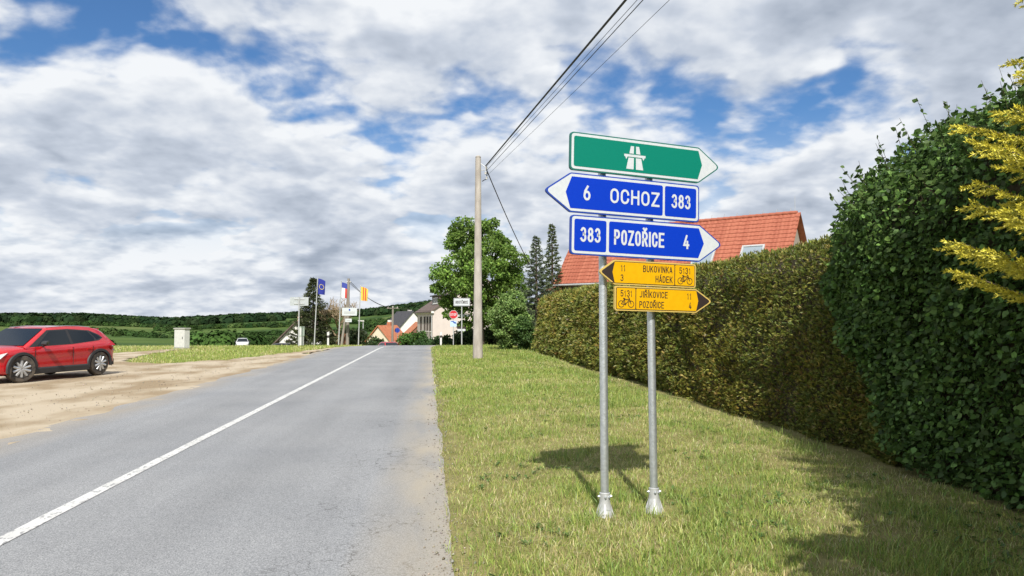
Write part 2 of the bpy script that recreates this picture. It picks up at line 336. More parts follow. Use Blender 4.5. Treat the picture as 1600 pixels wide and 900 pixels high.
# gravel bay where the red car stands: outline picked off the ground plane
def ground_poly(pts): return [Gp(*p) for p in pts]
bay_px = [(-900, 700), (-420, 800), (-100, 722), (0, 692), (110, 655), (240, 615), (360, 583), (455, 557), (525, 545), (560, 538.5), (540, 540), (470, 549), (400, 557), (335, 563), (262, 567.5), (212, 566.5), (203, 563.5), (222, 556.5), (262, 549.5), (284, 546.5), (262, 546.0), (215, 549), (168, 552), (90, 553), (0, 555), (-300, 560), (-900, 575)]
bp_ = ground_poly(bay_px)
def in_poly(x, y, poly):
    c = np.zeros(np.shape(x), bool); n = len(poly); j = n-1
    for i in range(n):
        xi, yi, xj, yj = poly[i].x, poly[i].y, poly[j].x, poly[j].y
        c ^= ((yi > y) != (yj > y)) & (x < (xj-xi)*(y-yi)/((yj-yi) if yj != yi else 1e-9)+xi); j = i
    return c
def make_bay():
    xs = np.arange(-34, -3.0, .22); ys = np.arange(3, 52, .25); X, Y = np.meshgrid(xs, ys); jx = X+(fbm(X*1.2, Y*1.2, 41, 4)-.5)*.9; jy = Y+(fbm(X*1.2, Y*1.2, 51, 4)-.5)*1.2
    ins = in_poly(jx, jy, bp_)|((X < -5.3) & (X > -6.6) & (Y < 36))
    Z = terrain(X, Y)+.008+.05*np.clip((-5.75-X)/.5, 0, 1)*(fbm(X*.8, Y*.5, 61, 5)-.42)*.45
    # ruts that cars have pressed into the wet sand
    for (a, c, w, d) in ((-9.0, .18, .16, .05), (-7.4, .10, .14, .045), (-10.8, .26, .2, .05)):
        Z -= d*np.exp(-((X-(a-c*(Y-18)*.8+.3*np.sin(Y*.5)))/w)**2)*np.clip((-6-X)/.5, 0, 1)
    Z += .022*(fbm(X*2.5, Y*2.5, 71, 4)-.5)
    I = np.arange(X.size).reshape(X.shape); q = ins[:-1, :-1] & ins[1:, :-1] & ins[:-1, 1:] & ins[1:, 1:]
    F = np.stack([I[:-1, :-1], I[:-1, 1:], I[1:, 1:], I[1:, :-1]], -1)[q]
    V = np.stack([X, Y, np.maximum(Z, terrain(X, Y)-.004)], -1).reshape(-1, 3)
    m = mat('sandy_gravel', (.30, .232, .15), .95, (.47, .40, .30), .8, 1.0, 60, detail=13, lo=.40, hi=.58, spec=.1, stretch=(1, .55, 1))
    return npmesh('gravel_bay', V, F, m, smooth=True)
tag(make_bay(), kind='structure')

# ------------------------------------------------------------------ grass blades
def blades(P, h, w, lean, col, name, m, tipc=1.15):
    n = len(P); az = rng.uniform(0, 2*np.pi, n); s = np.stack([np.cos(az), np.sin(az), 0*az], 1); la = rng.uniform(0, 2*np.pi, n); d = np.stack([np.cos(la), np.sin(la), 0*la], 1)
    h = np.broadcast_to(h, n)[:, None]; w = np.broadcast_to(w, n)[:, None]; lean = np.broadcast_to(lean, n)[:, None]; up = np.array([[0, 0, 1.]])
    m1 = P+up*h*.55*np.cos(lean*.6)+d*h*.55*np.sin(lean*.6); t = m1+up*h*.45*np.cos(lean*1.3)+d*h*.45*np.sin(lean*1.3); t[:, 2] = np.maximum(t[:, 2], P[:, 2]+.006)
    V = np.stack([P-s*w/2, P+s*w/2, m1+s*w*.42, m1-s*w*.42, t], 1).reshape(-1, 3); b = (np.arange(n)*5)[:, None]
    F = np.concatenate([b+np.array([[0, 1, 2]]), b+np.array([[0, 2, 3]]), b+np.array([[3, 2, 4]])]); c = np.repeat(col, 5, 0).reshape(n, 5, 3)
    c[:, 4] *= tipc; return npmesh(name, V, F, m, col=c.reshape(-1, 3))
M_grass = leafmat('grass_blade', .30, .5, .04)
GC = [(.26, .34, .07), (.365, .42, .105), (.175, .275, .052), (.50, .45, .20), (.58, .52, .30)]
def lawn_grass():
    n = 330000; y = 3.2*(46/3.2)**rng.uniform(0, 1, n)**1.0; x = rng.uniform(.0, 5.3, n)+edge_x(y)
    xr = x-edge_x(y); p = fbm(x*.8, y*.8, 81, 4); pd = fbm(x*.45+9, y*.45, 91, 4); q = vn(x*5, y*5, 95)
    edge = np.clip((xr+.02-.20*vn(y*2.4, y*0, 77))/.22, .22, 1)*np.clip((4.85-x)/.4, .04, 1); keep = rng.uniform(0, 1, n) < edge*np.clip(.35+1.3*p*q*1.6, .25, 1)
    x, y, p, pd, q, xr = (a[keep] for a in (x, y, p, pd, q, xr)); n = len(x)
    c = pick(GC, [4.5, 4.5, 2.4, 1.0, .35], n); dry = np.clip((pd-.47)*5, 0, 1)[:, None]*(rng.uniform(0, 1, (n, 1)) < .72); dr = pick(GC, [1.6, 3, .6, 2.8, 1.4], n); c = np.where(dry > .35, dr, c)
    lush = (fbm(x*1.3, y*1.3, 97, 4) > .58) & (rng.uniform(0, 1, n) < .7); c = np.where(lush[:, None], pick(GC[:3], [3, 2, 3], n), c)
    far = np.clip(y/9, 1, 4); h = rng.gamma(6, .0072, n)*(.75+.6*p)*np.where(lush, 1.75, 1)*np.clip(far, 1, 1.25); w = rng.uniform(.003, .0065, n)*far
    P = np.stack([x, y, lawn_z(x, y)-.004], 1); o = blades(P, h, w, rng.uniform(.1, 1.25, n), np.clip(c, .01, .9), 'mown_grass', M_grass); tag(o, 'short mown grass with dry patches between road and hedge', 'grass', kind='stuff')
    # cut straw lying on the lawn
    n = 16000; y = 3.2*(26/3.2)**rng.uniform(0, 1, n); x = rng.uniform(.25, 4.9, n); k = rng.uniform(0, 1, n) < np.clip((fbm(x*.9, y*.9, 101, 4)-.40)*6, .06, 1); x, y = x[k], y[k]; n = len(x)
    P = np.stack([x, y, lawn_z(x, y)+rng.uniform(.008, .035, n)], 1); a = rng.uniform(0, 2*np.pi, n); D = unit(np.stack([np.cos(a), np.sin(a), rng.normal(0, .12, n)], 1))
    V, F = kites(P, D, rng.uniform(.05, .16, n), rng.uniform(.0025, .005, n)*np.clip(y/8, 1, 3), np.cross(D, np.array([[0, 0, 1.]])))
    o = npmesh('straw_clippings', V, F, M_grass, col=np.repeat(np.clip(pick([(.42, .36, .19), (.50, .45, .28), (.30, .25, .12)], [3, 2, 1], n), 0, .8), 4, 0)); tag(o, 'pale dry grass clippings scattered over the lawn', 'clippings', kind='stuff')
    # broad-leaved weeds
    n = 1100; y = 3.4*(16/3.4)**rng.uniform(0, 1, n); x = rng.uniform(.35, 4.8, n); k = vn(x*1.3, y*1.3, 111) > .6; x, y = x[k], y[k]; VV = []; 
    P = np.repeat(np.stack([x, y, lawn_z(x, y)+.008], 1), 7, 0); n = len(P); a = rng.uniform(0, 6.28, n); D = unit(np.stack([np.cos(a), np.sin(a), rng.uniform(.15, .7, n)], 1))
    V, F = kites(P, D, rng.uniform(.03, .075, n), rng.uniform(.012, .03, n), np.cross(D, np.array([[0, 0, 1.]])), -.15, .6)
    o = npmesh('lawn_weeds', V, F, M_grass, col=np.repeat(pick([(.08, .15, .035), (.12, .19, .05)], [1, 1], n), 4, 0)); tag(o, 'low broad leaved weeds growing in the lawn', 'weeds', kind='stuff')
lawn_grass()
def left_grass():
    n = 150000; y = 24*(64/24)**rng.uniform(0, 1, n); x = rng.uniform(-.62, -.02, n)*y; jx = x+(fbm(x*1.2, y*1.2, 41, 4)-.5)*.9; jy = y+(fbm(x*1.2, y*1.2, 51, 4)-.5)*1.2
    k = ~in_poly(jx, jy, bp_) & (x < -6.0+road_x(y)) & ~((x > -6.7+road_x(y)) & (y < 36)); x, y = x[k], y[k]; n = len(x); pd = fbm(x*.3, y*.3, 121, 4)
    c = pick(GC, [4, 5, 2, 1.2, .4], n); c = np.where((pd > .52)[:, None] & (rng.uniform(0, 1, (n, 1)) < .6), pick(GC, [1, 3, .3, 3, 2], n), c)
    P = np.stack([x, y, terrain(x, y)-.02], 1); o = blades(P, rng.gamma(6, .014, n), rng.uniform(.012, .03, n)*y/40, rng.uniform(.1, 1.0, n), np.clip(c, .01, .9), 'verge_grass', M_grass)
    tag(o, 'rough grass covering the verge and field left of the road', 'grass', kind='stuff')
left_grass()

def pebbles():
    n = 7000; k = n//2; y = np.concatenate([3.0*(30/3.0)**rng.uniform(0, 1, k), rng.uniform(9, 34, n-k)]); x = np.concatenate([rng.normal(.04, .09, k)+edge_x(3.0+0*np.arange(k))-.05, -5.8-rng.gamma(1.5, 1.3, n-k)])
    r = rng.gamma(2, .0022, n)*np.clip(y/10, 1, 1.6); ok = (x > -5.6) | in_poly(x, y, bp_); x, y, r = x[ok], y[ok], r[ok]; n = len(x); z = np.where(x > -1, .013+r*.3, terrain(x, y)+.02+r*.3)
    T = np.array([[1, 0, 0], [-.5, .85, 0], [-.5, -.85, 0], [.1, 0, .8], [0, .1, -.5]]); V = (np.stack([x, y, z], 1)[:, None]+T[None]*rng.uniform(.6, 1.3, (n, 5, 1))*r[:, None, None]).reshape(-1, 3); b = (np.arange(n)*5)[:, None]
    F = np.concatenate([b+np.array([q]) for q in ([0, 1, 3], [1, 2, 3], [2, 0, 3], [1, 0, 4], [2, 1, 4], [0, 2, 4])])
    tag(npmesh('pebbles', V, F, M_grass, col=np.repeat(np.clip(pick([(.42, .36, .27), (.30, .28, .25), (.50, .46, .38), (.24, .19, .13)], [3, 3, 1, 2], n), .02, .8), 5, 0)), 'small stones and grit along the road edges', 'gravel', kind='stuff')
pebbles()

# ------------------------------------------------------------------ hedge
M_hedge = leafmat('conifer_spray', .18, .5, .04); M_core = mat('hedge_twigs', (.035, .026, .012), .95, (.06, .045, .02), 9, .6)
HX = 4.92; BAT = .16; HY0, HY1 = 7.2, 38.0; HH = 2.78; HD = 1.5
def hedge():
    t = thing('clipped_hedge', 'long clipped olive brown conifer hedge along the right side of the lawn', 'hedge', (HX, HY0, 0))
    def surf(n):
        """points and normals over the front, top and far end of the hedge"""
        Y = HY0+.3+(HY1-HY0-.6)*rng.uniform(0, 1, n)**1.9; s = rng.uniform(0, HH+HD*.8, n); rr = .38; fr = s < HH-rr
        ang = np.clip((s-(HH-rr))/rr, 0, 1)*np.pi/2
        x = np.where(fr, 0, rr-rr*np.cos(ang)); z = np.where(fr, s, HH-rr+rr*np.sin(ang)); tp = s > HH; x = np.where(tp, rr+(s-HH), x); z = np.where(tp, HH, z)
        N = np.stack([-np.cos(ang), 0*x, np.sin(ang)], 1); N = np.where(tp[:, None], np.array([[0, 0, 1.]]), N)
        # far end rounds off
        e = np.clip((Y-(HY1-1.3))/1.3, 0, 1); x = x+e**2*.7; z = z*(1-.13*e**2.2); N[:, 1] += e
        N[:, 2] += .16; b = (fbm(Y*1.3, z*1.5, 131, 5)-.5)*.40; x = x+BAT*z-b*np.where(tp, 0, 1)+.10*np.clip((.5-z)/.5, 0, 1)**2; z = z+np.where(z > HH-.5, (fbm(Y*.6, x, 141, 3)-.5)*.16, 0)
        return np.stack([x, Y-HY0, z], 1), unit(N), Y
    def spray(n, depth, cols, wts, nm):
        P, N, Y = surf(n); P = P-N*rng.uniform(-.02, depth, (n, 1)); P[:, 2] = np.maximum(P[:, 2], .04); far = np.clip(Y/11, 1, 2.6)
        A = unit(N*.9+rand_unit(n)*.75+np.array([[0, -.1, .35]])); k = 4; PP = np.repeat(P, k, 0); AA = np.repeat(A, k, 0); sp = np.repeat(rand_unit(n), k, 0); fan = np.tile(np.linspace(-.6, .6, k), n)[:, None]
        D = unit(AA+unit(np.cross(AA, sp))*fan+rng.normal(0, .12, (n*k, 3))); L = np.repeat(rng.uniform(.04, .085, n)*far, k)*rng.uniform(.7, 1.1, n*k)
        V, F = kites(PP, D, L, L*.26, np.cross(AA, np.cross(AA, sp))+rng.normal(0, .2, (n*k, 3)), .1)
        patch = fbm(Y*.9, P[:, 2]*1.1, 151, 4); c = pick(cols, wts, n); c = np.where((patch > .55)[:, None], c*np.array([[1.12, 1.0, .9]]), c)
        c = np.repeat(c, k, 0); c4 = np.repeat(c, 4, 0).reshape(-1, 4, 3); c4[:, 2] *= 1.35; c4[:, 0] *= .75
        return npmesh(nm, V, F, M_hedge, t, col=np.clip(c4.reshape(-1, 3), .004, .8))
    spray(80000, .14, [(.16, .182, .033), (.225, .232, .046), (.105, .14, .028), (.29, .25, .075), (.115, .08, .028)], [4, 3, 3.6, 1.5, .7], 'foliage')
    c = MB(); ys = np.arange(0, HY1-HY0, .8)
    prof = [(.2, 0), (.13, .5), (.13, HH-.5), (.42, HH-.16), (HD, HH-.16), (HD, 0)]
    v = []; f = []
    for i, y in enumerate(ys):
        e = max(0, (y-(HY1-HY0-1.6))/1.6)
        for x, z in prof: v.append((x+.6*e*e+BAT*z*(x < 1), y, z*(1-.14*e*e)))
    n = len(prof)
    for i in range(len(ys)-1):
        for k in range(n-1): f.append((i*n+k, i*n+k+1, (i+1)*n+k+1, (i+1)*n+k))
    f += [tuple(range(n)), tuple((len(ys)-1)*n+k for k in range(n))[::-1]]; c.add(v, f); c.build('branch_core', M_core, t)
    for y in np.arange(.3, HY1-HY0-.4, .55):
        b = MB(); b.tube([(.42+random.uniform(-.08, .1), y, -.05), (.40, y+random.uniform(-.05, .05), .5), (.45, y, 1.2)], [.035, .03, .02], 6); b.build('stem', M_core, t)
hedge()

# ------------------------------------------------------------------ leafy mass at the near end of the hedge
M_leaf = leafmat('broad_leaf', .28, .55, .022)
def leaf6(P, D, L, W, S, droop=.18):
    """pointed oval leaf folded on its midrib: 6 corners, 4 triangles"""
    n = len(P); S = unit(S-D*np.sum(S*D, 1, keepdims=True)); Nn = np.cross(D, S); L = np.broadcast_to(L, n)[:, None]; W = np.broadcast_to(W, n)[:, None]
    V = np.stack([P, P+D*L*.28+S*W*.48-Nn*W*.12, P+D*L*.66+S*W*.36-Nn*W*.14, P+D*L-Nn*L*droop, P+D*L*.66-S*W*.36-Nn*W*.14, P+D*L*.28-S*W*.48-Nn*W*.12], 1).reshape(-1, 3); b = (np.arange(n)*6)[:, None]
    F = np.concatenate([b+np.array([[0, 1, 2]]), b+np.array([[0, 2, 3]]), b+np.array([[0, 3, 4]]), b+np.array([[0, 4, 5]])]); return V, F
def ivy():
    t = thing('overgrown_shrub', 'tall dark green broad leaved shrub at the near end of the hedge', 'shrub', (5.0, 6, 0))
    YA, YB = 1.5, 9.6; cx = 1.05                                       # local x of its ridge
    def top(y): return np.interp(y, [1.5, 5, 6.6, 7.6, 8.4, 9.0, 9.35, 9.6], [3.9, 3.95, 3.9, 3.75, 3.5, 3.15, 2.7, 2.3])
    def low(y): return np.interp(y, [1.5, 6.7, 7.4, 7.9, 8.5, 9.2, 9.6], [0.05, .05, .3, 1.1, 1.7, 2.2, 2.4])
    def surf(n, wild=0):
        y = YA+(YB-YA)*rng.uniform(0, 1, n)**.8; T = top(y); a = rng.uniform(0, 1, n)
        u = np.clip((a-.62)/.38, 0, 1)*np.pi*.62; sh = np.clip((9.75-y)/1.5, .12, 1)**.5; rad = (1.25*sh)
        z0 = T-rad; z = np.where(a < .62, low(y)+(np.maximum(z0, low(y))-low(y))*(a/.62), z0+rad*np.sin(u)); x = cx-rad*np.where(a < .62, 1, np.cos(u))
        N = np.stack([-np.where(a < .62, 1, np.cos(u)), np.clip((y-8.2)/1.2, 0, 1)*.8, np.where(a < .62, .08, np.sin(u))], 1)
        b = (fbm(y*1.1, z*1.1, 161, 4)-.5); P = np.stack([x, y-6, z], 1)+unit(N)*(b*.55+.03)[:, None]; return P, unit(N)
    n = 80000; P, N = surf(n); P -= N*rng.uniform(-.05, .28, (n, 1))**1.0; P[:, 2] = np.maximum(P[:, 2], .05)
    D = unit(N*.45+rand_unit(n)*.7+np.array([[0, -.05, -.45]])); S = np.cross(D, unit(N+rand_unit(n)*.7)); L = rng.uniform(.032, .08, n)
    V, F = leaf6(P, D, L, L*.78, S); c = pick([(.075, .135, .032), (.10, .18, .042), (.15, .26, .06), (.05, .095, .026)], [4, 3, 1.6, 2], n, .24)
    npmesh('foliage', V, F, M_leaf, t, col=np.repeat(np.clip(c, .004, .5), 6, 0))
    # young shoots standing out of the top
    sh = MB(); PP = []; 
    P, N = surf(900); k = (P[:, 2] > 2.6) & (P[:, 0] < 1.0); P, N = P[k][:150], N[k][:150]
    for p, q in zip(P, N):
        d = Vector(q)*.5+Vector((random.uniform(-.35, .2), random.uniform(-.3, .5), .8)); l = random.uniform(.12, .38); p = Vector(p); e = p+d.normalized()*l; sh.tube([p-d*.1, e], [.004, .002], 4)
        for j in range(random.randint(4, 8)): PP.append(p.lerp(e, random.uniform(.15, 1)))
    PP = np.array(PP); n = len(PP); D = unit(rand_unit(n)+np.array([[0, 0, -.2]])); L = rng.uniform(.04, .085, n); V, F = leaf6(PP, D, L, L*.75, rand_unit(n))
    npmesh('young_leaves', V, F, M_leaf, t, col=np.repeat(np.clip(pick([(.07, .12, .03), (.10, .17, .045)], [2, 1], n), .01, .5), 6, 0)); tag(sh.build('shoots', M_core, t), kind='stuff')
    # woody inside
    v = []; f = []; ys = np.linspace(YA+.2, YB-.5, 22); prof = [(0, .0), (.02, .4), (.02, .75), (.35, .93), (1.0, .97), (1.6, .9), (1.8, 0)]; n = len(prof)
    for y in ys:
        for x, z in prof: v.append((x*min(1, (9.8-y))+max(0, 1-(9.8-y)), y-6, low(y)*.9+(top(y)-.28-low(y)*.9)*z))
    for i in range(len(ys)-1):
        for q in range(n-1): f.append((i*n+q, i*n+q+1, (i+1)*n+q+1, (i+1)*n+q))
    f += [tuple(range(n)), tuple((len(ys)-1)*n+q for q in range(n))[::-1]]; MB().add(v, f).build('branch_core', M_core, t)
ivy()

# ------------------------------------------------------------------ conifers
M_bark = mat('bark', (.075, .055, .04), .95, (.14, .11, .085), 14, .8, 40, stretch=(1, 1, .3))
M_needle = leafmat('needles', .15, .5, .04)
def conifer(name, label, loc, H, rad, z0, nb, twl, cols, wts, tipc, droop=.25, nd=60, needle=.05, dirs=None, group=None, thick=1.0, zpow=1.0, shape=1.0, dense=1.0):
    t = thing(name, label, 'tree', loc, 0, group); tr = MB(); r0 = H*.016*thick+.02; tr.tube([(0, 0, -.1), (0.02, 0, H*.4), (0, .02, H*.8), (0, 0, H*.99)], [r0, r0*.75, r0*.35, .01], 8); tr.build('trunk', M_bark, t)
    br = MB(); PP = []; DD = []; TT = []
    for i in range(nb):
        q = ((i+.5)/nb)**zpow; z = z0+(H-z0)*q; az = i*2.39996+random.uniform(-.3, .3); rr = rad*(1-q)**shape*random.uniform(.72, 1.12)+.06; u = Vector((math.cos(az), math.sin(az), 0)); s = Vector((-u.y, u.x, 0))
        if dirs and not dirs(u, z): continue
        pts = [Vector((0, 0, z))+u*rr*k+Vector((0, 0, -droop*rr*math.sin(k*2.2)+.16*rr*k*k)) for k in (0, .35, .7, 1)]; br.tube(pts, [.012*thick+.006*rr, .01*thick, .006*thick, .003], 5, False)
        m = max(4, int(rr/twl*4.2*dense))
        for j in range(m):
            k = .18+.82*(j+random.random())/m; k = min(k, 1.0); a = pts[0].lerp(pts[1], k/.35) if k < .35 else (pts[1].lerp(pts[2], (k-.35)/.35) if k < .7 else pts[2].lerp(pts[3], (k-.7)/.3))
            sd = 1 if j % 2 else -1; d = (u*random.uniform(.55, 1.0)+s*sd*random.uniform(.35, 1.0)+Vector((0, 0, random.uniform(-.25, .22)))).normalized(); l = twl*random.uniform(.55, 1.15)*(1.15-.5*k)*(.3+.7*(1-q)**.7)
            e = a+d*l; 
            for x in np.linspace(.05, 1, max(4, int(nd*l))): PP.append(a+(e-a)*x); DD.append(d); TT.append(.35*k+.65*x)
    br.build('limbs', M_bark, t); P = np.array(PP); D0 = np.array(DD); T = np.array(TT)[:, None]; n = len(P); k = 3; P = np.repeat(P, k, 0); D0 = np.repeat(D0, k, 0); T = np.repeat(T, k, 0); n *= k
    D = unit(D0*.9+rand_unit(n)*.75+np.array([[0, 0, .18]])); L = rng.uniform(.7, 1.25, n)*needle; V, F = kites(P, D, L, L*.28, None, .1); c = pick(cols, wts, n, .15); c = c*(1-T**1.5)+np.array([tipc])*T**1.5*(1+rng.normal(0, .12, (n, 1)))
    npmesh('crown', V, F, M_needle, t, col=np.repeat(np.clip(c, .004, .8), 4, 0)); return t
GOLD = [(.28, .30, .04), (.42, .38, .05)]
conifer('golden_conifer', 'golden yellow conifer reaching in from the right edge in front of the dark shrub', (4.62, 3.75, 0), 5.7, 1.42, 2.0, 210, .24, GOLD, [1, 1.2], (.74, .66, .085), droop=.30, nd=130, needle=.027, thick=1.2, zpow=.95, shape=.55, dense=2.6)
conifer('blue_spruce', 'slender grey green spruce, taller of two behind the hedge end', At(863, 47, 0), 7.7, 1.15, .8, 110, .36, [(.055, .085, .035), (.075, .11, .045)], [1, 1], (.12, .15, .05), droop=.22, nd=42, needle=.15, shape=1.0)
conifer('blue_spruce', 'grey green spruce, shorter of two behind the rounded shrub', At(838, 45, 0), 6.7, 1.6, .6, 110, .38, [(.065, .095, .055), (.09, .125, .07)], [1, 1], (.13, .165, .09), droop=.2, nd=42, needle=.15, shape=1.0)
conifer('dark_spruce', 'dark green spruce beside the blue flag pole', At(489, 66, terrain(-17, 66)), 6.2, 2.3, .3, 110, .6, [(.035, .05, .022), (.05, .068, .028)], [1, 1], (.08, .095, .035), droop=.18, nd=15, needle=.26, shape=1.05)

# ------------------------------------------------------------------ broad-leaved trees
def broad_tree(name, label, loc, H, cz, rx, rz, nclump, nleaf, leaf, cols, wts, trunk_r, cat='tree', seed=1, group=None, clump=.75, trunk_h=None, off=(0, 0)):
    rs = np.random.default_rng(seed); random.seed(seed); t = thing(name, label, cat, loc, 0, group); cs = []
    while len(cs) < nclump:
        p = rs.uniform(-1, 1, 3); r = np.linalg.norm(p)
        if r > 1 or r < .25: continue
        az = math.atan2(p[1], p[0]); lump = 1+.22*math.sin(3*az+seed)+.16*math.sin(5*az+2.1*seed+3*p[2]); 
        if r > .98*min(1.0, .62+.38*lump): continue
        cs.append((p[0]*rx*(1 if p[2] < .3 else .9)+off[0], p[1]*rx+off[1], cz+p[2]*rz))
    cs = np.array(cs); lim = MB(); base = Vector((0, 0, cz-rz*.55))
    lim.tube([(0, 0, -.2), (.03, 0, .4), base*.6, base], [trunk_r*1.35, trunk_r, trunk_r*.85, trunk_r*.7], 9); lim.build('trunk', M_bark, t)
    br = MB()
    for c in cs[::3]:
        c = Vector(c); m = base.lerp(c, .5)+Vector((random.uniform(-.2, .2), random.uniform(-.2, .2), .25))*rx*.3; br.tube([base+Vector((0, 0, random.uniform(-.3, .5))), m, c], [trunk_r*.35, trunk_r*.2, .012], 5, False)
    br.build('limbs', M_bark, t); k = rs.integers(0, len(cs), nleaf); d = rs.normal(size=(nleaf, 3)); d /= np.linalg.norm(d, axis=1, keepdims=True); cr = clump*rs.uniform(.6, 1.2, len(cs))
    P = cs[k]+d*(cr[k]*rs.uniform(.35, 1, nleaf)**.6)[:, None]*np.array([[1, 1, .72]]); D = unit(d*.5+rs.normal(size=(nleaf, 3))*.6+np.array([[0, 0, -.35]])); L = leaf*rs.uniform(.65, 1.25, nleaf)
    V, F = leaf6(P, D, L, L*.8, unit(rs.normal(size=(nleaf, 3)))); tone = rs.uniform(.75, 1.25, len(cs))[k][:, None]; c = pick(cols, wts, nleaf, .15)*tone
    npmesh('crown', V, F, M_leaf, t, col=np.repeat(np.clip(c, .004, .6), 6, 0)); return t
GREEN = [(.14, .235, .042), (.20, .32, .06), (.095, .17, .033)]
lz = float(terrain(-3, 58))
broad_tree('linden_tree', 'large bushy green broad leaved tree behind the concrete pole', At(752, 58, lz), 10.5, 5.9, 3.75, 4.6, 135, 40000, .185, GREEN, [3, 2, 2], .22, seed=5, clump=.72)
broad_tree('round_shrub', 'rounded light green shrub in front of the linden, left of the hedge end', At(794, 38.5, 0), 3.2, 1.62, 1.0, 1.52, 70, 15000, .11, [(.18, .28, .075), (.25, .37, .11), (.12, .20, .05)], [3, 2, 1], .06, cat='shrub', seed=9, clump=.36)
broad_tree('low_shrub', 'low dark green shrub between the rounded shrub and the hedge end', At(820, 37.5, 0), 1.4, .85, .62, .8, 30, 6000, .10, [(.06, .12, .03), (.09, .16, .04)], [2, 1], .04, cat='shrub', seed=13, clump=.3)
broad_tree('shade_tree', 'broad leaved tree just beyond the right edge, shading the near lawn corner', (3.85, 1.72, 0), 3.8, 2.35, 1.32, 1.2, 60, 24000, .12, GREEN, [3, 2, 2], .10, seed=17, clump=.5)
def bare_tree(name, label, loc, H, col, seed):
    random.seed(seed); t = thing(name, label, 'tree', loc); b = MB(); tr = MB(); twigs = MB()
    def grow(p, d, l, r, lv):
        e = p+d*l; m = p+d*l*.5+Vector((random.uniform(-1, 1), random.uniform(-1, 1), 0))*l*.06; (tr if lv == 0 else b if lv < 3 else twigs).tube([p, m, e], [max(r, .016), max(r*.85, .015), max(r*.68, .014)], 6 if lv < 2 else 4, False)
        if lv == 5: return
        for k in range(3 if lv else 5):
            ax = Vector((random.uniform(-1, 1), random.uniform(-1, 1), random.uniform(-.2, .5))).normalized(); grow(e if k < 2 else p.lerp(e, random.uniform(.5, .95)), (d*.75+ax*.75+Vector((0, 0, .12))).normalized(), l*random.uniform(.6, .85), r*.68, lv+1)
    grow(Vector((0, 0, -.1)), Vector((0.03, 0, 1)), H*.27, H*.02, 0); m = mat('twig_bark', (.24, .18, .11), .9, (.34, .26, .17), 6); tr.build('trunk', m, t); tag(b.build('limbs', m, t), kind='stuff'); tag(twigs.build('twigs', m, t, fix=False), kind='stuff'); return t
bare_tree('bare_tree', 'leafless brown tree between the blue and the tricolour flags', At(529, 67, float(terrain(-16, 67))), 6.4, None, 4)

# ------------------------------------------------------------------ direction signpost
M_zinc = mat('galvanised_steel', (.50, .53, .55), .42, (.62, .65, .67), 24, .15, 60, metal=.75, detail=6); M_zincm = mat('dull_galvanised', (.44, .45, .45), .55, (.56, .57, .57), 18, .1, metal=.4)
M_blue = mat('sign_blue', (.001, .030, .40), .5, (.002, .040, .46), 40, 0, stretch=(1, 1, 30), spec=.15); M_white = mat('sign_white', (.50, .535, .56), .5, (.55, .58, .60), 30, spec=.2); M_green = mat('sign_green', (.001, .165, .115), .5, (.002, .19, .13), 40, 0, stretch=(1, 1, 30), spec=.15); M_dgreen = mat('sign_dark_green', (.01, .14, .11), .45)
M_yel = mat('sign_yellow', (.62, .335, .003), .5, (.67, .365, .004), 25, spec=.15); M_pyel = mat('sign_pale_yellow', (.56, .40, .11), .5); M_blk = mat('sign_black', (.028, .018, .016), .5); M_dblue = mat('sign_rim_blue', (.01, .05, .33), .45)
def inset(poly, d):
    """offset a convex counter-clockwise polygon inwards"""
    n = len(poly); out = []
    for i in range(n):
        p0, p1, p2 = (Vector(poly[(i+k-1) % n]) for k in range(3)); e1 = (p1-p0).normalized(); e2 = (p2-p1).normalized(); n1 = Vector((-e1.y, e1.x)); n2 = Vector((-e2.y, e2.x)); k = n1+n2; out.append(p1+k*(d/max(.2, n1.dot(k))))
    return [tuple(p) for p in out]
def rounded(poly, r, seg=5):
    n = len(poly); out = []; rl = r if hasattr(r, '__len__') else [r]*n
    for i in range(n):
        p0, p1, p2 = (Vector(poly[(i+k-1) % n]) for k in range(3)); rr = rl[i]
        if rr <= 0: out.append(tuple(p1)); continue
        a = (p0-p1).normalized(); b = (p2-p1).normalized(); th = a.angle(b); dd = min(rr/math.tan(th/2), .45*(p0-p1).length, .45*(p2-p1).length); s = p1+a*dd; e = p1+b*dd
        for k in range(seg+1):
            u = k/seg; out.append(tuple(s*(1-u)**2+p1*2*u*(1-u)+e*u*u))
    return out
def plate(name, poly, y, th, m, parent): return MB().prism(poly, y, y+th).build(name, m, parent)
def arc(cx, cy, rx, ry, a0, a1, n=10): return [(cx+rx*math.cos(R(a0+(a1-a0)*k/n)), cy+ry*math.sin(R(a0+(a1-a0)*k/n))) for k in range(n+1)]
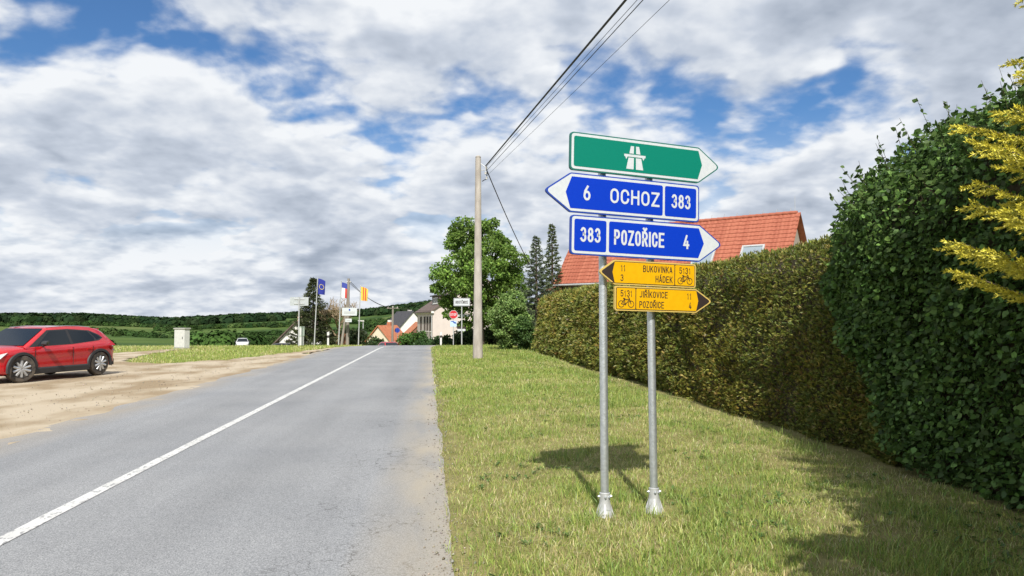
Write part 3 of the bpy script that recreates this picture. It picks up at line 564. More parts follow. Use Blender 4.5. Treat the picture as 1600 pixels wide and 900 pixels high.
GLY = {
 'A': [[(0, .03), (.46, .97)], [(.54, .97), (1, .03)], [(.22, .28), (.78, .28)]], 'B': [[(0, .53), (0, 1), (.5, 1)]+arc(.52, .765, .42, .235, 90, -90)+[(0, .53)], [(0, .53), (.5, .53)]+arc(.5, .265, .5, .265, 90, -90)+[(0, 0), (0, .53)]],
 'C': [arc(.5, .68, .5, .32, 5, 180)+arc(.5, .32, .5, .32, 180, 355)], 'D': [[(0, 0), (0, 1), (.4, 1)]+arc(.4, .65, .6, .35, 90, 0)+arc(.4, .35, .6, .35, 0, -90)+[(0, 0)]],
 'E': [[(1, 1), (0, 1), (0, 0), (1, 0)], [(0, .52), (.85, .52)]], 'H': [[(0, 0), (0, 1)], [(1, 0), (1, 1)], [(0, .52), (1, .52)]], 'I': [[(.5, 0), (.5, 1)]], 'J': [[(.9, 1), (.9, .30)]+arc(.45, .30, .45, .30, 0, -140)],
 'K': [[(0, 0), (0, 1)], [(1, 1), (.04, .38)], [(.34, .58), (1, 0)]], 'N': [[(0, 0), (0, 1)], [(.06, .95), (.94, .05)], [(1, 0), (1, 1)]], 'O': [arc(.5, .67, .5, .33, 0, 180)+arc(.5, .33, .5, .33, 180, 360)+[(1, .67)]], 'P': [[(0, 0), (0, 1), (.5, 1)]+arc(.5, .73, .5, .27, 90, -90)+[(0, .46)]],
 'R': [[(0, 0), (0, 1), (.5, 1)]+arc(.5, .73, .5, .27, 90, -90)+[(0, .46)], [(.46, .46), (1, 0)]], 'S': [arc(.5, .745, .5, .255, 15, 250)+arc(.5, .255, .5, .255, 70, -165)], 'T': [[(.5, 0), (.5, 1)], [(0, 1), (1, 1)]], 'U': [[(0, 1), (0, .3)]+arc(.5, .3, .5, .3, 180, 360)+[(1, 1)]],
 'V': [[(0, .97), (.46, .03)], [(.54, .03), (1, .97)]], 'Z': [[(0, 1), (1, 1)], [(.93, .93), (.07, .07)], [(0, 0), (1, 0)]], '1': [[(.12, .74), (.62, 1), (.62, 0)]], '3': [arc(.47, .75, .45, .25, 155, -80)+arc(.47, .27, .53, .27, 80, -155)],
 '4': [[(.58, 1), (0, .24), (1, .24)], [(.74, .52), (.74, 0)]], '5': [[(.92, 1), (.08, 1), (.04, .50)]+arc(.47, .31, .51, .31, 128, -150)], '6': [arc(.5, .30, .5, .30, 0, 360, 16), [(.03, .38), (.16, .66), (.62, 1)]], '8': [arc(.5, .76, .42, .24, 0, 360, 14), arc(.5, .27, .5, .27, 0, 360, 14)]}
ACC = {'Ř': ('R', [(.18, 1.30), (.5, 1.14), (.82, 1.30)]), 'Ě': ('E', [(.18, 1.30), (.5, 1.14), (.82, 1.30)]), 'Í': ('I', [(.4, 1.14), (.8, 1.32)]), 'Á': ('A', [(.42, 1.14), (.75, 1.32)])}
def lettering(s, u0, u1, v0, cap, y, m, parent, bold=.15, name='lettering'):
    """uniform-stroke road lettering fitted between u0 and u1; bold = stroke as a share of cap height"""
    bold = (.122 if cap < .07 else .15) if bold < .1 else bold; sw = cap*bold; wd = {'I': 0.0, '1': .62, 'Í': 0.0}; units = sum(wd.get(c, 1.0) for c in s); ng = len(s)-1; total = u1-u0-sw*len(s); gap = .30
    cw = total/(units+ng*gap) if total > 0 else .01; b = MB(); x = u0+sw/2; lay = 0
    for c in s:
        w = wd.get(c, 1.0); base, acc = ACC.get(c, (c, None)); st = list(GLY[base])+([acc] if acc else [])
        for k, pl in enumerate(st):
            pts = []
            for px, pz in pl:
                qx = x+(px-.5)*cw*.9 if (base == 'I' and acc and k == len(st)-1) else x+px*cw*(w if base == '1' else 1)*(0 if base == 'I' else 1); q = Vector((qx, v0+sw/2+pz*(cap-sw)))
                if not pts or (q-pts[-1]).length > 1e-5: pts.append(q)
            lay += 1; yy = y-.00008*(lay % 3); closed = (pts[0]-pts[-1]).length < 1e-4; n = len(pts); L_ = []; R_ = []
            for i in range(n):
                a = pts[i-1] if i else (pts[-2] if closed else None); d = pts[i+1] if i < n-1 else (pts[1] if closed else None)
                e1 = (pts[i]-a).normalized() if a is not None else None; e2 = (d-pts[i]).normalized() if d is not None else None; e1 = e1 or e2; e2 = e2 or e1
                n1 = Vector((-e1.y, e1.x)); n2 = Vector((-e2.y, e2.x)); mm = n1+n2; mm = n1 if mm.length < .3 else mm*(1/max(.45, n1.dot(mm))); p = pts[i].copy()
                if not closed and i == 0: p -= e2*sw*.5
                if not closed and i == n-1: p += e1*sw*.5
                L_.append(p+mm*sw/2); R_.append(p-mm*sw/2)
            v = [(p.x, yy, p.y) for p in L_]+[(p.x, yy, p.y) for p in R_]; b.add(v, [(i, i+1, n+i+1, n+i) for i in range(n-1)])
        x += w*cw+sw+gap*cw
    return b.build(name, m, parent, fix=False)
AL = R(21.4); S0 = (.478, 6.18)
def U(px): k = (px-800)/FPX; return (S0[0]-k*S0[1])/(k*math.sin(AL)-math.cos(AL))
KS = .938; so = CAM+(FW*S0[1]+RT*S0[0])*KS; so = Vector((so.x, so.y, 1.6*(1-KS))); SR = AL-YAW; gl = (float(lawn_z(so.x+.6, so.y+.1))-so.z)/KS-.01
post = thing('direction_signpost', 'road direction signpost with green, blue and yellow arrow panels on two grey posts', 'road sign', (so.x, so.y, so.z), SR); post.scale = (KS, KS, KS)
def ring_bolt(parent, c, ax=(0, -1, 0), r=.011, l=.02):
    b = MB(); c = Vector(c); a = Vector(ax).normalized(); b.tube([c, c+a*l*.6], r, 6); b.tube([c+a*l*.6, c+a*l], r*.55, 8); return b.build('bolt', M_zinc, parent)
for u, lean, top in ((.37, -.012, 3.12), (.86, -.03, 3.05)):
    p = MB(); p.tube([(u, .075, gl), (u+lean, .075, top)], .035, 16); po = p.build('post', M_zinc, post, True)
    MB().lathe([(.037, 0), (.037, .02), (.02, .035), (.001, .038)], 16, (u+lean, .075, top)).build('cap', M_zincm, po, True)
    b = MB(); b.lathe([(.082, -.03), (.080, .008), (.062, .05), (.049, .12), (.0455, .15), (.0455, .215), (.038, .22), (.036, .15)], 20, (u, .075, gl))
    for k in range(8):
        a = k*math.pi/4+.3; dx, dy = math.cos(a), math.sin(a); b.add([(u+dx*.04-dy*.006, .075+dy*.04+dx*.006, gl+.15), (u+dx*.096-dy*.006, .075+dy*.096+dx*.006, gl-.02), (u+dx*.04-dy*.006, .075+dy*.04+dx*.006, gl-.02), (u+dx*.04+dy*.006, .075+dy*.04-dx*.006, gl+.15), (u+dx*.096+dy*.006, .075+dy*.096-dx*.006, gl-.02), (u+dx*.04+dy*.006, .075+dy*.04-dx*.006, gl-.02)], [(0, 1, 2), (5, 4, 3), (0, 3, 4, 1), (1, 4, 5, 2), (2, 5, 3, 0)])
    fo = b.build('foot_socket', M_zincm, post, True)
    for a in (-1.9, -1.2, -.3, 2.9): ring_bolt(fo, (u+math.cos(a)*.044, .075+math.sin(a)*.044, gl+.185), (math.cos(a), math.sin(a), 0))
ROLL = R(1.25)
def panel(name, u0, v0, length, height, tip, left, label):
    """arrow panel in its own frame: x 0..length is the straight part, tip beyond one end"""
    o = bpy.data.objects.new(name, None); o.empty_display_size = .1; link(o, post); o.location = (u0, 0, v0); o.rotation_euler = (0, ROLL, 0); o['label'] = label
    h = height; P = [(0, 0), (length, 0), (length+tip, h/2), (length, h), (0, h)]
    if left: P = [(length-x, z) for x, z in P][::-1]
    return o, P
def base_plate(o, P, rim, th=.028, r=.035): 
    b = MB().prism(rounded(P, r), -th, 0); b.build('backing_plate', rim, o)
    return -th
# green motorway panel
g, P = panel('motorway_panel', 0, 2.868, 1.29, .325, .235, False, 'green panel with a white motorway symbol pointing right'); y = base_plate(g, P, M_dgreen)
plate('white_border', rounded(inset(P, .011), .03), y-.0015, .0013, M_white, g); fi = .033
plate('green_field', rounded([(fi, fi), (1.28, fi), (1.325, .165), (1.285, .325-fi), (fi, .325-fi)], [.02, 0, 0, 0, .02]), y-.003, .0013, M_green, g)
ic = U(990); cz = .1625
def quad(a, b, c, d, nm='motorway_symbol'): plate(nm, [a, b, c, d], y-.0045, .0013, M_white, g)
for s in (-1, 1):
    for za, zb in ((-.105, -.005), (.032, .098)):
        f = lambda z: .072-.155*(z+.105)*.9/ .203*.9+.0
        xa0, xa1 = .012, .085-.24*(za+.105)/1.0*.9; xb0, xb1 = .010, .085-.24*(zb+.105)/1.0*.9
        pts = [(ic+s*xa0, cz+za), (ic+s*max(xa1, .03), cz+za), (ic+s*max(xb1, .03), cz+zb), (ic+s*xb0, cz+zb)]; plate('motorway_symbol', pts if s > 0 else pts[::-1], y-.0045, .0013, M_white, g)
plate('motorway_symbol', [(ic-.105, cz+.003), (ic-.08, cz-.022), (ic-.075, cz+.003), (ic+.075, cz+.003), (ic+.08, cz-.022), (ic+.105, cz+.003), (ic+.108, cz+.024), (ic-.108, cz+.024)][0:1]+[(ic-.075, cz+.003), (ic+.075, cz+.003), (ic+.105, cz+.003), (ic+.108, cz+.024), (ic-.108, cz+.024)], y-.0047, .0013, M_white, g)
for s in (-1, 1): plate('motorway_symbol', [(ic+s*.072, cz+.004), (ic+s*.086, cz-.02), (ic+s*.098, cz+.004)], y-.0044, .0011, M_white, g)
# upper blue panel: 6 OCHOZ 383
h = .335
b1, P = panel('left_arrow_panel', 0.0, 2.508, 1.29, h, .245, True, 'blue panel reading 6 OCHOZ 383 pointing left'); y = base_plate(b1, P, M_dblue)
plate('white_border', rounded(inset(P, .011), .03), y-.0015, .0013, M_white, b1); d1 = U(1034.5)
plate('blue_field', rounded([(.0, fi), (d1-.008, fi), (d1-.008, h-fi), (.01, h-fi), (-.045, h/2)], [0, .02, .02, 0, 0]), y-.003, .0013, M_blue, b1)
plate('blue_field', rounded([(d1+.014, fi), (1.29-fi, fi), (1.29-fi, h-fi), (d1+.014, h-fi)], .02), y-.003, .0013, M_blue, b1)
lettering('6', U(909), U(920), .108, .128, y-.0045, M_white, b1); lettering('OCHOZ', U(951), U(1028), .106, .128, y-.0045, M_white, b1); lettering('383', U(1047), U(1076.5), .11, .125, y-.0045, M_white, b1, .02)
# lower blue panel: 383 POZOŘICE 4
b2, P = panel('right_arrow_panel', 0.0, 2.152, 1.29, h, .25, False, 'blue panel reading 383 POZOŘICE 4 pointing right'); y = base_plate(b2, P, M_dblue)
plate('white_border', rounded(inset(P, .011), .03), y-.0015, .0013, M_white, b2); d1 = U(946.5)
plate('blue_field', rounded([(fi, fi), (d1-.012, fi), (d1-.012, h-fi), (fi, h-fi)], .02), y-.003, .0013, M_blue, b2)
plate('blue_field', rounded([(d1+.014, fi), (1.275, fi), (1.335, h/2), (1.28, h-fi), (d1+.014, h-fi)], [.02, 0, 0, 0, .02]), y-.003, .0013, M_blue, b2)
lettering('383', U(904), U(935.5), .11, .125, y-.0045, M_white, b2, .02); lettering('POZOŘICE', U(956.5), U(1035), .104, .132, y-.0045, M_white, b2, .016); lettering('4', U(1064.5), U(1074), .108, .125, y-.0045, M_white, b2, .018)
def bicycle(u, v, s, y, parent):
    b = MB()
    def ring(cx, cz, r, w):
        n = 18; v_ = []; f = []
        for k in range(n):
            a = 2*math.pi*k/n; v_ += [(cx+(r-w)*math.cos(a), y, cz+(r-w)*math.sin(a)), (cx+r*math.cos(a), y, cz+r*math.sin(a))]
        for k in range(n): k2 = (k+1) % n; f.append((2*k, 2*k+1, 2*k2+1, 2*k2))
        b.add(v_, f)
    def bar(p, q, w=.0035):
        p = Vector(p); q = Vector(q); d = (q-p).normalized(); n = Vector((-d.y, d.x))*w; b.add([(x.x, y, x.y) for x in (p-n, q-n, q+n, p+n)], [(0, 1, 2, 3)])
    T = lambda x, z: (u+x*s, v+z*s)
    for x in (-.3, .3): c = T(x, 0); ring(c[0], c[1], .19*s, .035*s)
    for p, q in (((-.3, 0), (-.05, -.02)), ((-.05, -.02), (-.13, .28)), ((-.13, .24), (.2, .24)), ((-.05, -.02), (.2, .24)), ((-.3, 0), (-.13, .24)), ((.3, 0), (.18, .33)), ((.1, .35), (.2, .33)), ((-.2, .3), (-.06, .3)), ((-.05, -.07), (-.05, .03))): bar(T(*p), T(*q))
    b.build('bicycle_symbol', M_blk, parent, fix=False)
def yellow(name, u0, v0, length, hh, tip, left, div, label):
    o, P = panel(name, u0, v0, length, hh, tip, left, label); y = base_plate(o, P, M_pyel, .024, .024)
    plate('black_border', rounded(inset(P, .011), .018), y-.0015, .0013, M_blk, o); k = .0165
    return o, y, k
hh = .213; uy = U(958); ly_ = U(1084.5)-uy
o1, y, k = yellow('cycle_route_panel', uy, 1.905, ly_, hh, .155, True, 0, 'yellow panel reading 11 3 BUKOVINKA HÁDEK pointing left'); T = lambda px: U(px)-uy; d1 = T(1051.5)
plate('pale_rim', [(-.045, .014), (.0, .014), (.0, .020), (-.04, .020)], y-.002, .0004, M_blk, o1)
plate('yellow_field', rounded([(.0, k), (d1-.004, k), (d1-.004, hh-k), (.0, hh-k), (-.022, hh/2)], [0, .01, .01, 0, 0]), y-.003, .0013, M_yel, o1); plate('yellow_field', rounded([(d1+.004, k), (ly_-k, k), (ly_-k, hh-k), (d1+.004, hh-k)], .012), y-.003, .0013, M_yel, o1)
lettering('11', T(967), T(974.5), .118, .058, y-.0045, M_blk, o1, .012); lettering('3', T(967), T(971.5), .032, .058, y-.0045, M_blk, o1, .012)
lettering('BUKOVINKA', T(1002), T(1047.5), .12, .058, y-.0045, M_blk, o1, .012); lettering('HÁDEK', T(1021.5), T(1048), .034, .058, y-.0045, M_blk, o1, .012); lettering('5131', T(1058.5), T(1076), .122, .056, y-.0045, M_blk, o1, .012); bicycle(T(1067.5), .058, .16, y-.0045, o1)
o2, y, k = yellow('cycle_route_panel', uy, 1.682, ly_, hh, .175, False, 0, 'yellow panel reading JIŘÍKOVICE POZOŘICE pointing right'); d1 = T(990.5)
plate('yellow_field', rounded([(k, k), (d1-.004, k), (d1-.004, hh-k), (k, hh-k)], .012), y-.003, .0013, M_yel, o2); plate('yellow_field', rounded([(d1+.004, k), (ly_+.0, k), (ly_+.022, hh/2), (ly_+.0, hh-k), (d1+.004, hh-k)], [.012, 0, 0, 0, .012]), y-.003, .0013, M_yel, o2)
lettering('5131', T(966.5), T(985), .122, .056, y-.0045, M_blk, o2, .012); bicycle(T(975.5), .058, .16, y-.0045, o2); lettering('JIŘÍKOVICE', T(996), T(1040), .12, .056, y-.0045, M_blk, o2, .012); lettering('POZOŘICE', T(996), T(1034.5), .03, .058, y-.0045, M_blk, o2, .012)
lettering('11', T(1070), T(1077), .118, .058, y-.0045, M_blk, o2, .012); lettering('4', T(1073), T(1077), .034, .056, y-.0045, M_blk, o2, .012)
for o, w in ((g, .325), (b1, .335), (b2, .335), (o1, .213), (o2, .213)):      # rails and clamps behind each panel
    u0 = o.location.x
    for z in ((.08, w-.08) if w > .3 else (w/2,)):
        MB().box(((.60 if w > .3 else .74)-u0, .012, z), ((.62 if w > .3 else .5), .022, .03)).build('rail', M_zinc, o)
        for u in ((.842,) if o is o2 else (.362, .842)): MB().lathe([(.04, -.018), (.042, 0), (.04, .018)], 14, (u-u0, .075, z)).build('clamp', M_zincm, o)

# ------------------------------------------------------------------ concrete pole and overhead cables
M_conc = mat('pole_concrete', (.30, .27, .235), .9, (.43, .395, .35), 5, .5, 50, detail=9, stretch=(1, 1, .35)); M_rub = mat('cable_black', (.012, .012, .014), .6); M_por = mat('insulator_white', (.6, .58, .54), .35)
pb = Gp(746.5, 562); PH = 8.25
pole = thing('utility_pole', 'tall tapered concrete utility pole standing on the lawn beside the road', 'utility pole', (pb.x, pb.y, 0))
MB().lathe([(.21, -.3), (.205, .0), (.182, 1.2), (.18, 1.21), (.15, 4.0), (.149, 4.01), (.115, PH-.1), (.10, PH)], 20).build('shaft', M_conc, pole, True)
for z in (1.2, 1.9, 4.0): MB().lathe([(.186-.0105*z, z-.012), (.193-.0105*z, z), (.186-.0105*z, z+.012)], 20).build('band', M_zincm, pole, True)
MB().lathe([(.112, PH-.02), (.118, PH), (.08, PH+.05), (.01, PH+.07)], 16).build('cap', M_conc, pole, True)
br = MB(); br.tube([(.08, -.02, PH-.25), (.3, -.06, PH-.42), (.33, -.06, PH-.55)], .014, 6); br.tube([(.08, -.02, PH-.55), (.33, -.06, PH-.55)], .014, 6); br.build('hook_bracket', M_zincm, pole)
for k, (dx, dz) in enumerate(((.33, -.50), (.30, -.72), (.34, -.92))): MB().lathe([(.02, 0), (.045, .02), (.03, .05), (.05, .075), (.02, .11)], 12, (dx, -.06, PH+dz)).build('insulator', M_por, pole, True)
def cable(name, a, b, sag, r, label, n=28, grp='overhead cables'):
    a = Vector(a); b = Vector(b); pts = []
    for i in range(n+1): u = i/n; p = a.lerp(b, u); p.z -= sag*4*u*(1-u); pts.append(p)
    return tag(MB().tube(pts, r, 6).build(name, M_rub, None, True), label, 'cable', grp)
a0 = Vector((pb.x+.33, pb.y-.06, PH))
def aim(px, za, zc, depth=14.4):
    q = At(px, depth, zc); p = Vector((a0.x, a0.y, za)); d = q-p; return p, p+d*2.75
for px, za, zc, r, lb in ((968, PH-.34, 7.78, .026, 'thick black overhead cable, uppermost from the concrete pole'), (981, PH-.40, 7.72, .006, 'thin overhead wire just under the thick cable'), (990, PH-.58, 7.72, .0095, 'thin black overhead wire, third down from the thick cable'), (1028, PH-.80, 7.7, .005, 'faint thin overhead wire, lowest of those over the lawn')):
    p, q = aim(px, za, zc); cable('overhead_cable', p, q, .0, r, lb)
cable('service_cable', (a0.x, a0.y, PH-.5), At(842, 47, 4.1), .25, .022, 'black cable dropping from the concrete pole toward the spruces')
MB().tube([(.30, -.06, PH-.34), (.37, -.08, PH-.62), (.33, -.05, PH-.9), (.16, -.02, PH-1.0)], .018, 6).build('jumper_cable', M_rub, pole, True)

# ------------------------------------------------------------------ houses
M_pane = mat('window_glass', (.03, .036, .042), .12, (.05, .06, .07), 2, spec=.8); M_wframe = mat('window_frame_white', (.72, .72, .70), .5); M_dframe = mat('window_frame_dark', (.09, .07, .055), .6)
def plaster(n, c): return mat(n, c, .92, tuple(min(1, x*1.09) for x in c), 1.3, .3, 30, detail=8)
def window(parent, c, w, hh, nrm, frame=M_wframe):
    """window set into a wall: c centre of the opening, nrm a unit normal in the house frame"""
    n = Vector(nrm); s = Vector((-n.y, n.x, 0)); rz = math.atan2(s.y, s.x); c = Vector(c); f = MB(); t = .07
    for a, b, ww, h2 in ((0, hh/2-t/2, w, t), (0, -hh/2+t/2, w, t), (-w/2+t/2, 0, t, hh-2*t), (w/2-t/2, 0, t, hh-2*t), (0, 0, t*.7, hh-2*t)):
        q = c+s*a+Vector((0, 0, b))+n*.02; f.box(q, (ww, .06, h2), rz)
    wo = MB().box(c+n*.004, (w-.02, .02, hh-.02), rz).build('window', M_pane, parent); f.build('frame', frame, wo); MB().box(c+n*.06+Vector((0, 0, -hh/2-.03)), (w+.16, .14, .05), rz).build('sill', M_wframe, wo); return wo
def house(name, label, corner, ang, wid, length, eave, ridge, wall, roofm, over=.35, side='gable'):
    """corner = near left corner on the ground; local x along the gable front, local y back along the side; ridge along y"""
    t = thing(name, label, 'house', corner, ang)
    MB().prism([(0, -.6), (wid, -.6), (wid, eave), (wid/2, ridge-.02), (0, eave)], 0, length).build('wall', wall, t)
    sl = (ridge-eave)/(wid/2); th = .14
    for s in (0, 1):
        xa = -over if s == 0 else wid+over; za = eave-sl*over; xm = wid/2
        poly = [(xa, za), (xm, ridge), (xm, ridge+th), (xa, za+th)]; r = MB().prism(poly, -over*.6, length+over*.6).build('roof', roofm, t)
    return t
M_dark_roof = mat('slate_roof', (.035, .035, .042), .75, (.065, .062, .068), 3, .5, 18); M_brown_roof = mat('brown_roof', (.10, .07, .06), .85, (.15, .11, .095), 3, .5, 14); M_orange_roof = mat('orange_tile_roof', (.34, .115, .055), .85, (.44, .17, .085), 2.5, .5, 14)
M_pink = plaster('pink_plaster', (.53, .465, .435)); M_wplas = plaster('white_plaster', (.66, .65, .63)); M_cream = plaster('cream_plaster', (.60, .53, .42)); M_grayw = plaster('grey_plaster', (.46, .44, .41))
# pale pink house behind the linden
gb = -2.6; c = At(676, 86, gb); far = At(652, 96, gb); sd = (far-c); ang = math.atan2(sd.y, sd.x)-math.pi/2
big = house('gabled_house', 'pale pink two storey house with blank gable wall behind the stop sign', c, ang, 12.0, 10.4, 5.3, 9.3, M_pink, M_brown_roof, .35)
MB().box((-.06, 5.2, 5.12), (.3, 10.9, .22)).build('cornice', M_wframe, big)
for y in (1.4, 3.2, 5.0, 7.6): window(big, (0, y, 3.75), .95, 1.75, (-1, 0, 0), M_dframe)
for y in (2.2, 3.6, 7.6): window(big, (0, y, 1.35), .9, .95, (-1, 0, 0), M_dframe)
MB().box((-.012, 1.0, 1.25), (.06, .95, 2.2)).build('door', M_dframe, big)
dm = MB(); dm.box((2.2, 3.4, 6.45), (2.4, 4.4, 1.3)); dmo = dm.build('dormer', M_brown_roof, big)
MB().prism([(.75, 7.08), (3.9, 7.3), (3.9, 7.45), (.75, 7.22)], 1.0, 5.8).build('dormer_roof', M_dark_roof, dmo)
for y in (2.3, 3.4, 4.5): window(big, (.995, y, 6.55), .85, .75, (-1, 0, 0))
MB().tube([(-.1, .06, 0), (-.1, .06, 5.1)], .05, 8).build('downpipe', M_zincm, big)
# dark-roofed house
c = At(651, 118, -4.6); dk = house('gabled_house', 'white walled house with steep dark slate roof beyond the crest', At(607, 122, -4.7), R(20), 8.5, 9, 2.9, 7.7, M_wplas, M_dark_roof, .4)
MB().prism([(1.2, 4.36), (2.0, 5.26), (2.0, 5.44), (1.2, 4.54)], 3, 5.4).build('roof_window', M_zincm, dk); MB().box((5.6, 6, 7.4), (.6, .6, 1.4)).build('chimney', M_grayw, dk)
window(dk, (3.0, 0, 1.6), 1.0, 1.2, (0, -1, 0)); window(dk, (5.4, 0, 1.6), 1.0, 1.2, (0, -1, 0)); window(dk, (4.2, 0, 4.6), .9, 1.1, (0, -1, 0))
# brown extension left of the pink house
sh = house('garden_shed', 'brown timber outbuilding between the dark roofed house and the pink house', At(640, 104, -3.7), R(12), 3.2, 4, 3.4, 4.9, mat('brown_timber', (.15, .075, .05), .85, (.22, .12, .08), 4, .3), M_orange_roof, .25)
window(sh, (1.6, 0, 2.2), .9, 1.0, (0, -1, 0))
# orange-roofed house
orh = house('gabled_house', 'low cream house with weathered orange tile roof beyond the crest', At(572, 108, -4.2), R(-30), 4.4, 4.6, 2.6, 4.9, M_cream, M_orange_roof, .45)
window(orh, (1.6, 0, 1.6), .9, 1.0, (0, -1, 0)); window(orh, (3.1, 0, 1.6), .9, 1.0, (0, -1, 0)); MB().box((2.0, 3.2, 4.9), (.6, .6, 1.2)).build('chimney', M_orange_roof, orh); MB().box((2.0, 3.2, 5.6), (.45, .45, .4)).build('chimney_pot', M_wplas, orh)
orh2 = house('gabled_house', 'small house with rust red roof between cream house and wooden pole', At(594, 124, -4.8), R(10), 4.2, 6, 2.6, 5.0, M_grayw, M_orange_roof, .4); MB().box((1.7, 2.5, 4.9), (.6, .6, 1.3)).build('chimney', M_orange_roof, orh2)
# house far left of the flags
lf = house('gabled_house', 'small white house with dark sagging roof left of the road sign back', At(437, 84, -2.55), R(-14), 4.2, 6, 1.9, 3.9, M_wplas, M_brown_roof, .7)
MB().box((1.7, 1.8, 4.0), (.5, .5, 1.5)).build('chimney', mat('chimney_pink', (.5, .33, .26), .9), lf); MB().box((2.9, 2.5, 3.6), (.6, .6, 1.2)).build('chimney', M_wplas, lf); window(lf, (1.2, 0, 1.5), .7, .8, (0, -1, 0), M_dframe); window(lf, (2.9, 0, 1.5), .7, .8, (0, -1, 0), M_dframe)

# red-roofed house behind the hedge, each course of tiles a piece of its own
M_tile = mat('red_clay_tile', (.29, .078, .042), .75, (.38, .122, .07), 5, .25, 30, detail=7); M_tile2 = mat('ridge_tile_red', (.30, .085, .05), .75, (.37, .12, .07), 7, .2)
def red_house():
    Hr = 7.5; k1 = (500-330)/(Hr-1.6); dR = FPX/k1; k0 = (500-361.5)/(Hr-1.6); dL = FPX/k0; pR = At(1254, dR, 0); pL = At(901, dL, 0); ax = (pR-pL); Lr = ax.length; ang = math.atan2(ax.y, ax.x)
    t = thing('red_roofed_house', 'house with bright red tiled roof and skylights rising behind the hedge', 'house', (pL.x, pL.y, 0), ang)
    run = 2.55; he = 3.95; sl = (Hr-he)/run                     # local x along the ridge, -y toward the viewer
    MB().add([(.35, -run+.3, -.3), (Lr-.35, -run+.3, -.3), (Lr-.35, run-.3, -.3), (.35, run-.3, -.3), (.35, -run+.3, he+.2), (Lr-.35, -run+.3, he+.2), (Lr-.35, 0, Hr-.15), (.35, 0, Hr-.15), (Lr-.35, run-.3, he), (.35, run-.3, he)], [(0, 1, 5, 4), (4, 5, 6, 7), (2, 3, 9, 8), (8, 9, 7, 6), (1, 2, 8, 6, 5), (3, 0, 4, 7, 9)]).build('wall', plaster('umber_plaster', (.27, .23, .20)), t)
    rf = MB().add([(0, -run-.02, he-.1), (Lr, -run-.02, he-.1), (Lr, 0, Hr-.06), (0, 0, Hr-.06), (Lr, run, he-.05), (0, run, he-.05), (0, -run-.02, he-.22), (Lr, -run-.02, he-.22)], [(0, 1, 2, 3), (3, 2, 4, 5), (0, 6, 7, 1)]).build('roof', M_tile2, t)
    slope = math.hypot(run, Hr-he); nrow = 15; px_ = .22; n = int(Lr/px_); xs = np.linspace(0, Lr, n*4+1); dv = Vector((0, run/slope, (Hr-he)/slope)); nv = Vector((0, -(Hr-he)/slope, run/slope)); wave = .020*np.abs(np.sin(np.pi*xs/px_))
    me = None; step = slope/nrow
    v = []; f = []
    for j, (s, l) in enumerate(((-.03, -.012), (-.03, .042), (step*.5, .03), (step+.02, .008))):
        for x, w in zip(xs, wave): p = dv*s+nv*(l+(w if j else 0)); v.append((x, p.y, p.z))
    m = len(xs)
    for j in range(3):
        for i in range(m-1): f.append((j*m+i, j*m+i+1, (j+1)*m+i+1, (j+1)*m+i))
    for r in range(nrow):
        if me is None: o = MB().add(v, f).build('tile_course', M_tile, rf, True); me = o.data
        else: o = link(bpy.data.objects.new('tile_course', me), rf)
        p = Vector((0, -run, he-.05))+dv*step*r; o.location = (random.uniform(-.02, .02), p.y, p.z+random.uniform(0, .006))
    me = None
    for i in range(int(Lr/.38)):
        if me is None: o = MB().lathe([(.105, -.21), (.12, -.2), (.10, .18), (.09, .2)], 12).build('ridge_tile', M_tile2, rf, True); me = o.data
        else: o = link(bpy.data.objects.new('ridge_tile', me), rf)
        o.rotation_euler = (0, R(90), 0); o.location = (.19+i*.38, 0, Hr-.02)
    me = None
    for i in range(int(Lr/.76)):
        if me is None: o = MB().tube([(0, 0, 0), (0, 0, .16), (.04, 0, .19)], .012, 5).build('ridge_hook', M_zincm, rf); me = o.data
        else: o = link(bpy.data.objects.new('ridge_hook', me), rf)
        o.location = (.4+i*.76, 0, Hr+.06)
    MB().tube([(Lr-.3, 0, Hr), (Lr-.3, 0, Hr+.9)], .012, 5).build('lightning_rod', M_zincm, rf)
    for fx, fs in ((.665, .13), (.855, .16), ):           # skylights low on the slope
        x = Lr*fx; s0 = slope*fs; o = bpy.data.objects.new('skylight', None); o.empty_display_size = .1; link(o, t); o.location = (x, -run+dv.y*s0, he-.05+dv.z*s0); o.rotation_euler = (math.atan2(Hr-he, run), 0, 0)
        f = MB()
        for cx, cy, w, hh_ in ((0, 0, 1.25, .1), (0, 1.4, 1.25, .1), (-.58, .7, .1, 1.3), (.58, .7, .1, 1.3)): f.box((cx, cy, .07), (w, hh_, .12))
        f.build('frame', M_zincm, o); MB().box((0, .7, .075), (1.06, 1.3, .03)).build('pane', mat('skylight_glass', (.25, .30, .34), .08, spec=.9), o)
    for s in (0, 1): MB().prism([(0, 0)]*0+[(-.05+s*(Lr+.02), 0), (.03+s*(Lr+.02), 0), (.03+s*(Lr+.02), .16), (-.05+s*(Lr+.02), .16)], 0, .01)
    MB().tube([(0, -run-.10, he-.14), (Lr, -run-.10, he-.14)], .065, 8).build('gutter', M_zincm, t)
    ch = MB().box((-1.5, 2.2, 5.0), (.7, .7, 3.0)).build('chimney', mat('chimney_brick', (.30, .13, .085), .9, (.36, .19, .13), 8, .4), t)
    MB().box((-1.5, 2.2, 6.53), (.84, .84, .1)).build('chimney_cap', M_grayw, ch)
    MB().add([(-2.6, -1.2, 2.9), (.3, -1.2, 3.1), (.3, 1.8, 5.3), (-2.2, 1.8, 5.1), (-2.6, -1.2, 2.75), (.3, -1.2, 2.95)], [(0, 1, 2, 3), (0, 4, 5, 1)]).build('side_roof', M_orange_roof, t); MB().box((-1.1, 1.0, 1.4), (2.4, 3.6, 2.9)).build('side_wall', M_cream, t)
red_house()

